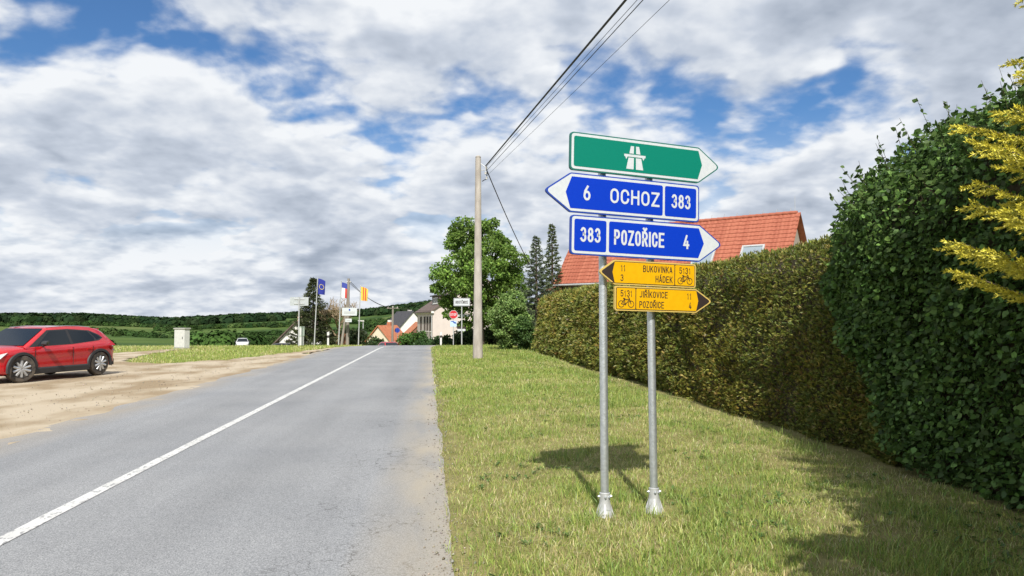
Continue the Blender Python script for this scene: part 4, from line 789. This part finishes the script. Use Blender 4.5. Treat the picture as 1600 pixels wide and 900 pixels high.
# ------------------------------------------------------------------ cars
M_red = mat('red_car_paint', (.44, .008, .014), .26, (.48, .010, .016), 3, coat=.8); M_trim = mat('black_plastic', (.028, .028, .03), .6); M_glassc = mat('car_glass', (.012, .017, .022), .08, spec=.32); M_tyre = mat('tyre_rubber', (.03, .028, .026), .85, (.10, .08, .06), 9); M_rim = mat('alloy_rim', (.52, .53, .54), .35, metal=.7); M_chrome = mat('chrome', (.75, .76, .78), .15, metal=1); M_lamp = mat('headlamp_glass', (.75, .78, .8), .1); M_tail = mat('tail_lamp', (.22, .005, .005), .2)
def make_car(name, label, paint, loc, heading, steer=0):
    """local x runs from the rear bumper to the nose, z up"""
    t = thing(name, label, 'car', loc, heading); IX = np.interp
    xs = np.array([0, .03, .1, .25, .45, .75, 1.1, 1.5, 2, 2.5, 2.9, 3.2, 3.45, 3.7, 3.9, 4.05, 4.15, 4.22]); w = IX(xs, [0, .03, .1, .3, .8, 3.2, 3.7, 4.0, 4.15, 4.22], [.70, .77, .82, .87, .9, .9, .87, .80, .68, .52])
    zb = IX(xs, [0, .1, .5, 3.7, 4.0, 4.22], [.42, .32, .22, .22, .26, .36]); zs = IX(xs, [0, .06, .25, 1, 2.5, 3.2, 3.7, 4.0, 4.15, 4.22], [.80, .96, 1.09, 1.06, 1.0, .98, .94, .87, .78, .66]); zt = zs+IX(xs, [0, .3, 3.1, 3.6, 4.0, 4.22], [0, .02, .05, .065, .05, .01])
    sec = []
    for i in range(len(xs)):
        W, a, s, q = w[i], zb[i], zs[i], zt[i]; H = s-a; half = [(.0, a), (.8*W, a), (.94*W, a+.06*H), (.985*W, a+.22*H), (.965*W, a+.36*H), (.985*W, a+.62*H), (W, a+.80*H), (.97*W, a+.93*H), (.91*W, s), (.55*W, q), (0, q+.01)]
        sec.append([(xs[i], y, z) for y, z in half]+[(xs[i], -y, z) for y, z in half[-2:0:-1]])
    n = len(sec[0]); v = [p for s in sec for p in s]; f = [(i*n+k, i*n+(k+1) % n, (i+1)*n+(k+1) % n, (i+1)*n+k) for i in range(len(sec)-1) for k in range(n)]+[tuple(range(n))[::-1], tuple((len(sec)-1)*n+k for k in range(n))]
    body = MB().add(v, f).build('body', paint, t, True); wx = (.72, 3.36); t.scale = (.98, 1, .9)
    cut = []
    for x in wx:
        c = MB().lathe([(.405, -1.2), (.405, 1.2)], 32, (x, 0, .385), 'y').build('cut', paint, t); cut.append(c); md = body.modifiers.new('b', 'BOOLEAN'); md.object = c; md.operation = 'DIFFERENCE'; md.solver = 'EXACT'
    bpy.context.view_layer.update(); dg = bpy.context.evaluated_depsgraph_get(); me = bpy.data.meshes.new_from_object(body.evaluated_get(dg)); body.modifiers.clear(); body.data = me
    for c in cut: bpy.data.objects.remove(c)
    for p in body.data.polygons: p.use_smooth = True
    try: body.data.set_sharp_from_angle(angle=R(40))
    except Exception: pass
    # cabin
    gx_ = np.array([.10, .22, .40, .55, .8, 1.2, 1.7, 2.1, 2.42, 2.7, 3.0, 3.28]); zr = IX(gx_, [.10, .40, .55, .8, 1.2, 1.7, 2.1, 2.42, 3.28], [1.03, 1.38, 1.48, 1.53, 1.57, 1.58, 1.565, 1.525, 1.0]); zbelt = .96
    ysd = lambda z: .865-(z-.96)*.40
    v = []; m = 7
    for x, z in zip(gx_, zr):
        e = max(z-.07, zbelt+.005); wt = ysd(e); hf = [(ysd(.94), .94), (wt, e), (wt-.07, z-.01), (0, z+.012)]; v += [(x, y, q) for y, q in hf]+[(x, -y, q) for y, q in hf[-2::-1]]
    f = [(i*m+k, i*m+k+1, (i+1)*m+k+1, (i+1)*m+k) for i in range(len(gx_)-1) for k in range(m-1)]; cab = MB().add(v, f).build('cabin', paint, t, True)
    def side_glass(pts, s, nm='side_window', mm=M_glassc, off=.006, th=None):
        return MB().add([(x, s*(ysd(z)+off), z) for x, z in pts], [tuple(range(len(pts)))[::s]]).build(nm, mm, t, fix=False)
    for s in (-1, 1):
        side_glass([(3.16, .99), (2.42, 1.465), (1.70, 1.49), (.95, 1.44), (.62, 1.30), (.50, 1.20), (.68, 1.115), (1.7, 1.03)], s, 'window_surround', M_trim, .004)
        side_glass([(2.88, 1.02), (2.36, 1.43), (1.79, 1.455), (1.76, 1.05)], s); side_glass([(1.66, 1.055), (1.70, 1.455), (1.02, 1.415), (.84, 1.2), (.86, 1.11)], s); side_glass([(.76, 1.14), (.94, 1.40), (.68, 1.29), (.58, 1.2)], s)
        MB().tube([(.8, s*.575, 1.535), (1.2, s*.575, 1.572), (1.8, s*.575, 1.582), (2.35, s*.585, 1.545)], .013, 6).build('roof_rail', M_chrome, t, True)
        # dark sill and arch trim
        MB().add([(x, s*(yy), z) for x in (1.12, 3.03) for yy, z in ((.80, .20), (.905, .22), (.912, .36), (.885, .40))], [(0, 1, 5, 4), (1, 2, 6, 5), (2, 3, 7, 6), (0, 3, 2, 1), (4, 5, 6, 7)]).build('sill_trim', M_trim, t)
        for x in wx:
            a = MB(); vv = []; ff = []; K = 18
            for k in range(K+1):
                th = R(-12+204*k/K)
                for r, yy in ((.395, .86), (.395, .915), (.465, .912), (.48, .87)): vv.append((x+r*math.cos(th), s*(yy if x < 2 else yy-.005), max(.2, .385+r*math.sin(th))))
            for k in range(K):
                for q in range(3): ff.append((k*4+q, k*4+q+1, k*4+q+5, k*4+q+4))
            a.add(vv, ff).build('arch_trim', M_trim, t, True)
            MB().box((x, s*.45, .45), (.66, .5, .5)).build('wheel_well', M_trim, t)
        for xa, xb in ((1.71, 1.73), (2.98, 3.0), (.98, 1.0)): MB().add([(xa, s*.905, .42), (xb, s*.905, .42), (xb, s*.90, .95), (xa, s*.90, .95)], [(0, 1, 2, 3)]).build('door_seam', M_trim, t, fix=False)
        for xh in (1.86, 1.12): MB().box((xh, s*.905, .86), (.2, .03, .035)).build('door_handle', paint, t)
        mr = MB(); mr.tube([(2.72, s*.86, 1.0), (2.76, s*.98, 1.04)], .03, 6); mr.build('mirror_arm', M_trim, t); mh = MB(); mh.prism(rounded([(2.72, 1.02), (2.86, 1.05), (2.84, 1.13), (2.73, 1.17)], .03), s*.93, s*1.09).build('mirror', M_trim, t, True)
        MB().add([(2.8, s*1.093, 1.06), (2.85, s*1.093, 1.07), (2.83, s*1.093, 1.12), (2.78, s*1.093, 1.14)], [(0, 1, 2, 3)]).build('mirror_glass', M_chrome, t, fix=False)
        hl = MB(); hl.add([(3.78, s*.845, .86), (4.02, s*.79, .80), (4.16, s*.60, .74), (4.15, s*.60, .66), (4.06, s*.74, .64), (3.95, s*.82, .70)], [(0, 1, 2, 3, 4, 5)]); 
        hv = [(x+.015, y+s*.02, z) for x, y, z in hl.v]; MB().add(hl.v+hv, [(0, 1, 2, 3, 4, 5), (6, 7, 8, 9, 10, 11)]+[(k, (k+1) % 6, 6+(k+1) % 6, 6+k) for k in range(6)]).build('headlight', M_lamp, t)
        MB().add([(.0, s*.40, .86), (.0, s*.72, .86), (.16, s*.86, .90), (.36, s*.885, .93), (.24, s*.88, .80), (.02, s*.80, .76), (-.01, s*.4, .80)], [(0, 1, 2, 3, 4, 5, 6)]).build('tail_light', M_tail, t, fix=False)
    A, Bv = Vector((2.45, 0, 1.515)), Vector((3.24, 0, 1.03)); nn = Vector((.527, 0, .85))*.012
    MB().add([tuple(A+nn+Vector((0, -.58, -.01))), tuple(A+nn+Vector((0, .58, -.01))), tuple(Bv+nn+Vector((0, .76, 0))), tuple(Bv+nn+Vector((0, -.76, 0)))], [(0, 1, 2, 3)]).build('windscreen', M_glassc, t)
    MB().add([(.12, -.66, 1.08), (.12, .66, 1.08), (.385, .56, 1.39), (.385, -.56, 1.39)], [(3, 2, 1, 0)]).build('rear_window', M_glassc, t)
    MB().box((.50, 0, 1.478), (.22, 1.08, .03)).build('spoiler', paint, t)
    MB().box((4.17, 0, .46), (.1, 1.1, .16)).build('front_grille', M_trim, t); MB().box((.03, 0, .40), (.12, 1.45, .20)).build('rear_bumper', M_trim, t)
    for x in wx:
        for s in (-1, 1):
            o = bpy.data.objects.new('wheel', None); o.empty_display_size = .1; link(o, t); o.location = (x, s*.80, .388); o.scale = (1.05, 1, 1.03/.9); o.rotation_euler = (0, 0, steer if x > 2 else 0)
            MB().lathe([(.215, -.10), (.25, -.108), (.31, -.105), (.335, -.07), (.338, 0), (.335, .07), (.31, .105), (.25, .108), (.215, .10)], 32, (0, 0, 0), 'y').build('tyre', M_tyre, o, True)
            MB().lathe([(.218, s*.05), (.222, s*.109), (.20, s*.109), (.195, s*.06), (.05, s*.05)], 32, (0, 0, 0), 'y').build('rim', M_trim, o, True); sp = MB()
            for k in range(5):
                for dlt in (-.17, .17):
                    a = R(72*k)+dlt; a2 = R(72*k)+dlt*1.9; sp.tube([(.03*math.cos(a), s*.10, .03*math.sin(a)), (.205*math.cos(a2), s*.104, .205*math.sin(a2))], [.034, .030], 6)
            sp.tube([(0, s*.07, 0), (0, s*.118, 0)], .045, 12); sp.build('spokes', M_rim, o, True)
    return t
def place_car():
    # near-side wheels of the car touch the sand here
    d_r = 1150/54.0; rx = (154-800)/54.0; th = R(12); hx, hz = -math.sin(th), -math.cos(th)
    P = CAM+FW*d_r+RT*rx; h = RT*hx+Vector((FW.x, FW.y, 0)).normalized()*hz; h.z = 0; h.normalize(); left = Vector((-h.y, h.x, 0)); near = left if left.dot(-P) > 0 else -left
    o = Vector((P.x, P.y, 0))-h*.72-near*.8; return Vector((o.x, o.y, .012)), math.atan2(h.y, h.x)
cl, ch_ = place_car()
make_car('parked_car', 'red compact crossover car parked on the sandy bay, cut by the left edge', M_red, cl, ch_, R(-20))
p = At(373, 108, 0); make_car('parked_car', 'small white car far off at the edge of the left field', mat('white_car_paint', (.6, .6, .6), .3, coat=.5), (p.x, p.y+2.1, float(terrain(p.x, p.y))), R(-75))
p = At(449, 82, 0); make_car('parked_car', 'dark car beside the small white house behind the left verge', mat('black_car_paint', (.03, .03, .04), .3, coat=.5), (p.x-1.5, p.y, float(terrain(p.x, p.y))+.1), R(-28))
p = At(599, 78, 0); make_car('parked_car', 'bright red car half hidden behind the road crest', mat('bright_red_paint', (.45, .015, .02), .3, coat=.5), (p.x, p.y+2, float(terrain(p.x, p.y))), R(-70))

# ------------------------------------------------------------------ small roadside things
M_cab = mat('cabinet_grey', (.60, .60, .575), .7, (.52, .52, .50), 6, .1); M_cabtop = mat('cabinet_top', (.36, .36, .33), .8); M_cabg = mat('cabinet_green_white', (.52, .60, .52), .6); M_reflect = mat('reflector_dark', (.06, .05, .05), .4); M_pwhite = mat('post_white', (.6, .6, .59), .5)
b = Gp(284, 545); ca = thing('electric_cabinet', 'grey white electric cabinet standing on the grass behind the red car', 'cabinet', (b.x, b.y, 0), R(-32))
MB().box((0, 0, .55), (.80, .34, 1.1)).build('case', M_cab, ca); MB().box((0, -.176, .56), (.72, .012, .94)).build('door', M_cab, ca); MB().box((0, 0, 1.13), (.88, .42, .07)).build('lid', M_cabtop, ca); MB().box((0, 0, .03), (.86, .40, .1)).build('plinth', M_cabtop, ca); MB().box((.26, -.19, .62), (.03, .025, .12)).build('handle', M_trim, ca)
b = At(471, 47, 0); cb = thing('marker_cabinet', 'slim pale green and white service post beside the sign seen from behind', 'cabinet', (b.x, b.y, 0), R(-25))
MB().box((0, 0, .30), (.26, .2, .62)).build('base', M_pwhite, cb); MB().box((0, 0, .86), (.30, .25, .56)).build('case', M_cabg, cb); MB().box((0, 0, 1.16), (.34, .29, .04)).build('lid', M_cabg, cb); MB().box((0, -.126, .86), (.22, .008, .42)).build('door', M_pwhite, cb)
b = At(467, 46, 0); sg = thing('road_sign', 'grey back of a rectangular road sign on a post at the left verge', 'road sign', (b.x, b.y, 0), R(4))
MB().tube([(0, 0, -.1), (0, 0, 3.05)], .04, 10).build('post', M_zincm, sg, True); MB().prism(rounded([(-.56, 2.5), (.56, 2.5), (.56, 3.03), (-.56, 3.03)], .05), .05, .075).build('panel', mat('sign_back_grey', (.36, .39, .40), .6, (.42, .45, .46), 12), sg)
for z in (2.62, 2.9): MB().box((0, .03, z), (.62, .03, .04)).build('rail', M_zincm, sg)
def delineator(px, d, label):
    b = At(px, d, 0); b.z = float(terrain(b.x, b.y)); t = thing('delineator_post', label, 'bollard', b, R(6), 'white roadside marker posts')
    v = MB(); v.prism([(-.06, -.1), (.06, -.1), (.06, .55), (-.06, .55)], -.05, .05); v.build('shaft', M_pwhite, t); v = MB(); v.prism([(-.061, .555), (.061, .555), (.061, .72), (-.061, .70)], -.051, .051); v.build('reflector_band', M_reflect, t); v = MB(); v.prism(rounded([(-.075, .705), (.075, .725), (.075, .98), (-.075, .92)], .02), -.06, .06); v.build('head', M_pwhite, t)
delineator(513, 50, 'white marker post on the left verge before the flags'); delineator(689, 52, 'white marker post at the right road edge before the stop sign')
# flags
def flag(px, ptop, d, base_py, label, bands, vertical=False, wedge=False, lean=0, star=False, fw=.62, fl=1.45):
    b = At(px, d, 0); b.z = float(terrain(b.x, b.y))-.05; top = 1.6+(500-ptop)*d/FPX-b.z; t = thing('flagpole', label, 'flagpole', b, 0, 'flagpoles beside the road')
    MB().tube([(0, 0, 0), (lean, 0, top)], [.055, .035], 10).build('pole', M_zincm, t, True); MB().lathe([(.01, 0), (.05, .03), (.01, .08)], 10, (lean, 0, top)).build('finial', M_zincm, t, True)
    def cloth(u0, u1, v0, v1, m, nm, off=0, par=t):
        n = 8; vv = []; ff = []
        for i in range(n+1):
            for j in range(n+1):
                u = u0+(u1-u0)*i/n; w = v0+(v1-v0)*j/n; x = .05+u*fw*(1-.12*w); y = .10*math.sin(u*5+w*2.2)*u+off; z = top-.05-w*fl-.18*u*u*(1-w)-.06*u; vv.append((x+lean, y, z))
        for i in range(n):
            for j in range(n): k = i*(n+1)+j; ff.append((k, k+1, k+n+2, k+n+1))
        return MB().add(vv, ff).build(nm, m, par, True)
    for (u0, u1, v0, v1, c) in bands: cloth(u0, u1, v0, v1, mat('flag_%02d%02d%02d' % tuple(int(x*99) for x in c), c, .8), 'cloth')
    if star:
        for k in range(12):
            a = k*math.pi/6; u = .5+.26*math.sin(a)*1.3; w = .5+.16*math.cos(a); x = .05+u*fw*(1-.12*w); y = .10*math.sin(u*5+w*2.2)*u-.012; z = top-.05-w*fl-.18*u*u*(1-w)-.06*u; MB().add([(lean+x+.035*math.cos(q*1.2566+1.57)*(1 if True else 1), y, z+.035*math.sin(q*1.2566+1.57)) for q in range(5)], [(0, 1, 2, 3, 4)]).build('star', mat('flag_star', (.75, .6, .05), .7), t, fix=False)
    return t
flag(491, 434, 63, 529, 'flagpole with hanging dark blue starred flag beside the spruce', [(0, 1, 0, 1, (.015, .025, .24))], star=True, lean=.25, fw=.62, fl=1.35)
flag(529, 440, 64, 527, 'flagpole with hanging white, red and blue flag left of the wooden pole', [(0, 1, 0, .35, (.04, .06, .3)), (0, .5, .35, 1, (.72, .68, .66)), (.5, 1, .35, 1, (.5, .06, .05))], lean=.2, fw=.6, fl=1.35)
flag(560, 447, 64, 527, 'flagpole with hanging yellow and red striped flag right of the wooden pole', [(0, .28, 0, 1, (.78, .5, .05)), (.28, .45, 0, 1, (.55, .07, .04)), (.45, .58, 0, 1, (.78, .5, .05)), (.58, .78, 0, 1, (.55, .07, .04)), (.78, 1, 0, 1, (.78, .55, .08))], lean=.15, fw=.62, fl=1.2)
# wooden poles beyond the verge
M_wood = mat('weathered_wood', (.19, .165, .14), .9, (.28, .25, .215), 6, .4, stretch=(1, 1, .1))
def wood_pole(px, ptop, d, label, arm=0, rz=0, strut=False):
    b = At(px, d, 0); b.z = float(terrain(b.x, b.y))-.1; top = 1.6+(500-ptop)*d/FPX-b.z; t = thing('wooden_pole', label, 'utility pole', b, rz); MB().tube([(0, 0, 0), (.06, 0, top)], [.15, .10], 12).build('shaft', M_wood, t, True)
    if strut: MB().tube([(-.55, .1, 0), (.0, .05, top*.72)], [.12, .09], 10).build('strut', M_wood, t, True)
    if arm: MB().box((.06, -.1, top-.25), (arm, .09, .1)).build('crossarm', M_wood, t)
    for x in ((-.4*arm, 0, .4*arm) if arm else (-.1, .14)): MB().lathe([(.025, 0), (.05, .05), (.03, .12)], 8, (.06+x, -.1, top-.2 if arm else top-.35)).build('insulator', M_por, t, True)
    return t, Vector((b.x+.06, b.y, b.z+top))
wp1, t1 = wood_pole(543, 435, 62, 'grey wooden pole with strut carrying two white boards among the flags', strut=True)
wp2, t2 = wood_pole(613, 478, 82, 'smaller wooden pole with crossarm in front of the dark roofed house', 1.3, R(-10))
cable('overhead_cable', t1+Vector((0, 0, -.1)), t2+Vector((-.4, 0, -.15)), .5, .022, 'upper black cable between the two wooden poles beyond the verge'); cable('overhead_cable', t1+Vector((0, 0, -.3)), t2+Vector((.4, 0, -.25)), .55, .018, 'lower black cable between the two wooden poles beyond the verge')
cable('overhead_cable', t2+Vector((.4, 0, -.15)), At(690, 87, 2.9), .3, .016, 'black cable from crossarm pole to the pink house gable')
b = At(546, 60.5, 0); bd = thing('white_board', 'larger white notice board with dark lettering on the wooden pole', 'notice board', (b.x, b.y, 1.6+(500-487)*60.5/FPX), R(5)); MB().prism(rounded([(-.6, -.32), (.6, -.32), (.6, .32), (-.6, .32)], .03), 0, .03).build('panel', M_white, bd)
for z, w in ((-.02, .44), (-.12, .44)): MB().box((0, -.006, z), (w*2, .008, .035)).build('printed_line', M_cabtop, bd)
MB().prism([(-.06, .08), (.06, .08), (.06, .2), (0, .25), (-.06, .2)], -.01, -.002).build('crest', M_dblue, bd)
b = At(544.5, 60.7, 0); bd = thing('white_board', 'small white plate under the notice board on the wooden pole', 'notice board', (b.x, b.y, 1.6+(500-500.5)*60.7/FPX), R(5)); MB().prism(rounded([(-.26, -.14), (.26, -.14), (.26, .14), (-.26, .14)], .02), 0, .02).build('panel', M_white, bd); MB().box((0, -.006, .0), (.3, .008, .04)).build('printed_line', M_cabtop, bd)
# street lamp
b = At(567.5, 80, 0); b.z = float(terrain(b.x, b.y)); lt = 1.6+(500-502)*80/FPX-b.z; sl = thing('street_lamp', 'short grey street lamp right of the striped flag', 'street lamp', b, R(180)); MB().tube([(0, 0, 0), (0, 0, lt)], [.06, .045], 8).build('pole', M_zincm, sl, True); MB().prism([(-.1, lt-.03), (.55, lt+.02), (.55, lt+.1), (-.1, lt+.1)], -.12, .12).build('lamp_head', M_cab, sl)
# stop sign and town name sign
b = At(708.5, 55, 0); b.z = float(terrain(b.x, b.y)); k = 55/FPX; z1 = 1.6+(500-491.5)*k-b.z; st = thing('stop_sign', 'red octagonal STOP sign with blue plate under it at the junction', 'road sign', b, R(-2)); MB().tube([(0, 0, 0), (0, 0, z1+.3)], .032, 8).build('post', M_zincm, st, True)
oc = lambda r: [(r*math.cos(R(22.5+45*q)), z1+r*math.sin(R(22.5+45*q))) for q in range(8)]
MB().prism(oc(.335), -.06, -.04).build('white_border', M_white, st); MB().prism(oc(.312), -.065, -.0605).build('red_face', mat('sign_red', (.50, .012, .02), .45), st); lettering('STOP', -.235, .235, z1-.10, .20, -.068, M_white, st, .02)
z2 = z1-.68; MB().prism(rounded([(-.24, z2-.22), (.24, z2-.22), (.24, z2+.22), (-.24, z2+.22)], .03), -.06, -.04).build('plate', mat('plate_pale_blue', (.42, .56, .68), .5), st)
MB().prism([(-.2, z2+.17), (-.05, z2+.13), (.06, z2+.02), (.2, z2+.0), (.2, z2+.1), (.1, z2+.11), (.0, z2+.2), (-.2, z2+.2)], -.066, -.0605).build('priority_bend', M_dblue, st)
b = At(721.5, 46, 0); k = 46/FPX; zt_ = 1.6+(500-465.5)*k; zb_ = 1.6+(500-478.5)*k; tn = thing('town_name_sign', 'white place name sign reading HOSTĚNICE on a grey post', 'road sign', (b.x, b.y, 0), R(-3)); MB().tube([(0, 0, -.1), (0, 0, zt_-.05)], .035, 10).build('post', M_zincm, tn, True)
P = [(-.52, zb_), (.52, zb_), (.52, zt_), (-.52, zt_)]; MB().prism(rounded(P, .04), -.075, -.045).build('backing_plate', M_blk, tn); MB().prism(rounded(inset(P, .015), .035), -.078, -.0755).build('white_face', M_white, tn); MB().prism(rounded(inset(P, .035), .03), -.0795, -.0785).build('black_line', M_blk, tn); MB().prism(rounded(inset(P, .05), .03), -.081, -.08).build('white_field', M_white, tn)
lettering('HOSTĚNICE', -.39, .39, zb_+.155, .19, -.083, M_blk, tn, .014)
b = At(722, 57, 0); b.z = float(terrain(b.x, b.y)); dsn = thing('arrow_sign', 'white and black arrow boards on a post behind the place name sign', 'road sign', b, R(-4)); MB().tube([(0, 0, 0), (0, 0, 2.75)], .03, 8).build('post', M_zincm, dsn)
for z, x0, x1, m in ((2.5, -.3, .45, M_white), (2.72, -.35, .1, M_blk), (1.55, -.38, .25, M_blk), (1.38, -.35, .2, M_white)): MB().prism([(x0, z-.09), (x1, z-.09), (x1+.1, z), (x1, z+.09), (x0, z+.09)], -.05-.001*z, -.035).build('arrow_board', m, dsn)
b = At(621, 84, 0); pu = thing('round_sign', 'small dark blue round sign on a post before the dark roofed house', 'road sign', (b.x, b.y, float(terrain(b.x, b.y))), 0); zz = 1.6+(500-516)*84/FPX-float(terrain(b.x, b.y)); MB().tube([(0, 0, 0), (0, 0, zz)], .03, 8).build('post', M_zincm, pu); MB().lathe([(.30, -.02), (.30, .01)], 24, (0, -.05, zz), 'y').build('disc', mat('disc_violet', (.10, .07, .26), .5), pu); MB().lathe([(.22, -.028), (.22, -.021)], 24, (0, -.05, zz), 'y').build('disc_face', M_dblue, pu)
# fences behind the flags
def fence(name, label, px0, px1, d, h0, nb, m, gap=.3, zoff=0):
    a = At(px0, d, 0); c = At(px1, d, 0); a.z = float(terrain(a.x, a.y))+zoff; L_ = (c-a).length; t = thing(name, label, 'fence', a, math.atan2(c.y-a.y, c.x-a.x)); w = L_/nb
    for z in (.3*h0, .8*h0): MB().box((L_/2, .04, z), (L_, .05, .09)).build('rail', m, t)
    o = MB().prism([(0, 0), (w*(1-gap), 0), (w*(1-gap), h0-.06), (w*(1-gap)/2, h0), (0, h0-.06)], -.012, .012).build('picket', m, t)
    for i in range(1, nb): q = link(bpy.data.objects.new('picket', o.data), t); q.location = (i*w, 0, random.uniform(-.03, .03))
    return t
fence('board_fence', 'rust brown board fence behind the bare tree and flags', 496, 531, 68, 2.0, 16, mat('rust_boards', (.17, .075, .04), .9, (.24, .12, .07), 5, .3), .06, -.15)
fence('picket_fence', 'short white picket fence left of the blue flag pole', 474, 492, 65, 1.1, 7, M_pwhite, .5, -.1)
fence('rail_fence', 'low pinkish fence in front of the dark roofed house', 612, 628, 80, 1.5, 8, mat('pink_boards', (.40, .22, .20), .9), .35, -.2)
def bush(px, d, w, h, label, cols, seed, name='shrub', dz=0):
    b = At(px, d, 0); b.z = float(terrain(b.x, b.y))+dz; return broad_tree(name, label, b, h, h*.5, w/2, h*.5, 26, 3600, .20*max(1, d/70), cols, [2, 1], .05, 'shrub', seed, clump=.22*w)
bush(641, 80, 3.0, 2.5, 'bright green bush below the dark roofed house', [(.07, .15, .03), (.10, .19, .04)], 21); bush(655, 78, 2.2, 2.4, 'green bush at the foot of the pink house corner', [(.05, .12, .025), (.08, .15, .03)], 22); bush(676, 72, 3.4, 1.55, 'low dark green clipped shrub under the pink gable wall', [(.04, .085, .025), (.055, .11, .03)], 23)
bush(692, 64, 1.7, 1.3, 'low shrub just right of the right marker post', [(.04, .085, .025), (.055, .11, .03)], 24); bush(733, 62, 2.6, 1.8, 'dark shrub at the foot of the linden', [(.035, .07, .02), (.05, .09, .025)], 25); bush(778, 60, 3.4, 1.7, 'dark shrub row right of the concrete pole under the linden', [(.04, .07, .02), (.06, .08, .03)], 26)
bush(588, 92, 3.0, 2.2, 'dull green bush beside the cream house', [(.05, .09, .03), (.07, .11, .04)], 27); bush(552, 70, 3.2, 2.4, 'dense dark bush behind the striped flag pole', [(.035, .06, .022), (.06, .075, .03)], 28); bush(508, 71, 3.0, 1.9, 'brownish green conifer bush behind the bare tree', [(.09, .08, .03), (.13, .10, .04)], 29)

# ------------------------------------------------------------------ far woods and hedgerows
M_far = leafmat('far_foliage', .05, .8, .0)
def clumps(P, r, cols, wts, name, label, flat=.95, k=46, fs=1.0):
    """a wood too far off to count: lumpy crowns made of small leaf facets"""
    n = len(P); ctr = np.repeat(P, k, 0); rr = np.repeat(r, k)[:, None]; d = rand_unit(n*k); d[:, 2] = np.abs(d[:, 2])*1.15-.2; lump = rng.uniform(.65, 1.08, (n*k, 1))
    Q = ctr+d*rr*lump*np.array([[1, 1, flat]]); D = unit(np.cross(d, rand_unit(n*k))); L = rr[:, 0]*rng.uniform(.55, .95, n*k)*fs; V, F = kites(Q-D*L[:, None]*.45, D, L, L*.9, np.cross(d, D), -.1)
    c = np.repeat(pick(cols, wts, n, .2), k, 0)*rng.uniform(.85, 1.15, (n*k, 1)); o = npmesh(name, V, F, M_far, col=np.repeat(np.clip(c, .003, .4), 4, 0)); return tag(o, label, 'woodland', kind='stuff')
def woods():
    n = 5200; y = rng.uniform(1130, 1650, n); a = rng.uniform(-.66, .12, n); x = a*y; k = (fbm(x/170, y/170, 171, 3)+np.clip((y-1230)/350, 0, .5) > .5); x, y = x[k], y[k]
    clumps(np.stack([x, y, terrain(x, y)+3], 1), rng.uniform(6, 11, len(x)), [(.018, .036, .016), (.025, .046, .018), (.035, .06, .022)], [3, 3, 1], 'far_woodland', 'dark wood along the far hilltops')
    X = []; Yy = []
    for (y0, a0, a1, wob, m) in ((760, -.52, -.30, 40, 150), (640, -.33, -.17, 25, 170), (900, -.36, -.18, 30, 150), (560, -.30, -.10, 16, 120), (1010, -.66, -.34, 30, 170), (700, -.14, .1, 40, 170), (860, -.1, .12, 40, 150), (480, -.6, -.42, 14, 110), (980, -.2, .1, 40, 140)):
        t = rng.uniform(a0, a1, m); yy = y0+wob*np.sin(t*23+y0)+rng.normal(0, wob*.35, m); X.append(t*yy); Yy.append(yy)
    x = np.concatenate(X); y = np.concatenate(Yy); clumps(np.stack([x, y, terrain(x, y)+.8], 1), rng.uniform(2.5, 6, len(x)), [(.028, .055, .018), (.04, .075, .022), (.06, .095, .03)], [3, 3, 1], 'hedgerows', 'hedgerows and copses dividing the valley fields', k=110, fs=.55)
    n = 420; y = rng.uniform(130, 330, n); a = rng.uniform(-.32, -.02, n); x = a*y; k = fbm(x/30, y/30, 181, 3) > .5; x, y = x[k], y[k]; clumps(np.stack([x, y, terrain(x, y)+.5], 1), rng.uniform(1.5, 4.2, len(x)), [(.04, .08, .022), (.06, .11, .03), (.075, .12, .04)], [2, 2, 1], 'valley_scrub', 'bushes and orchard trees on the slope behind the houses', k=260, fs=.3)
woods()
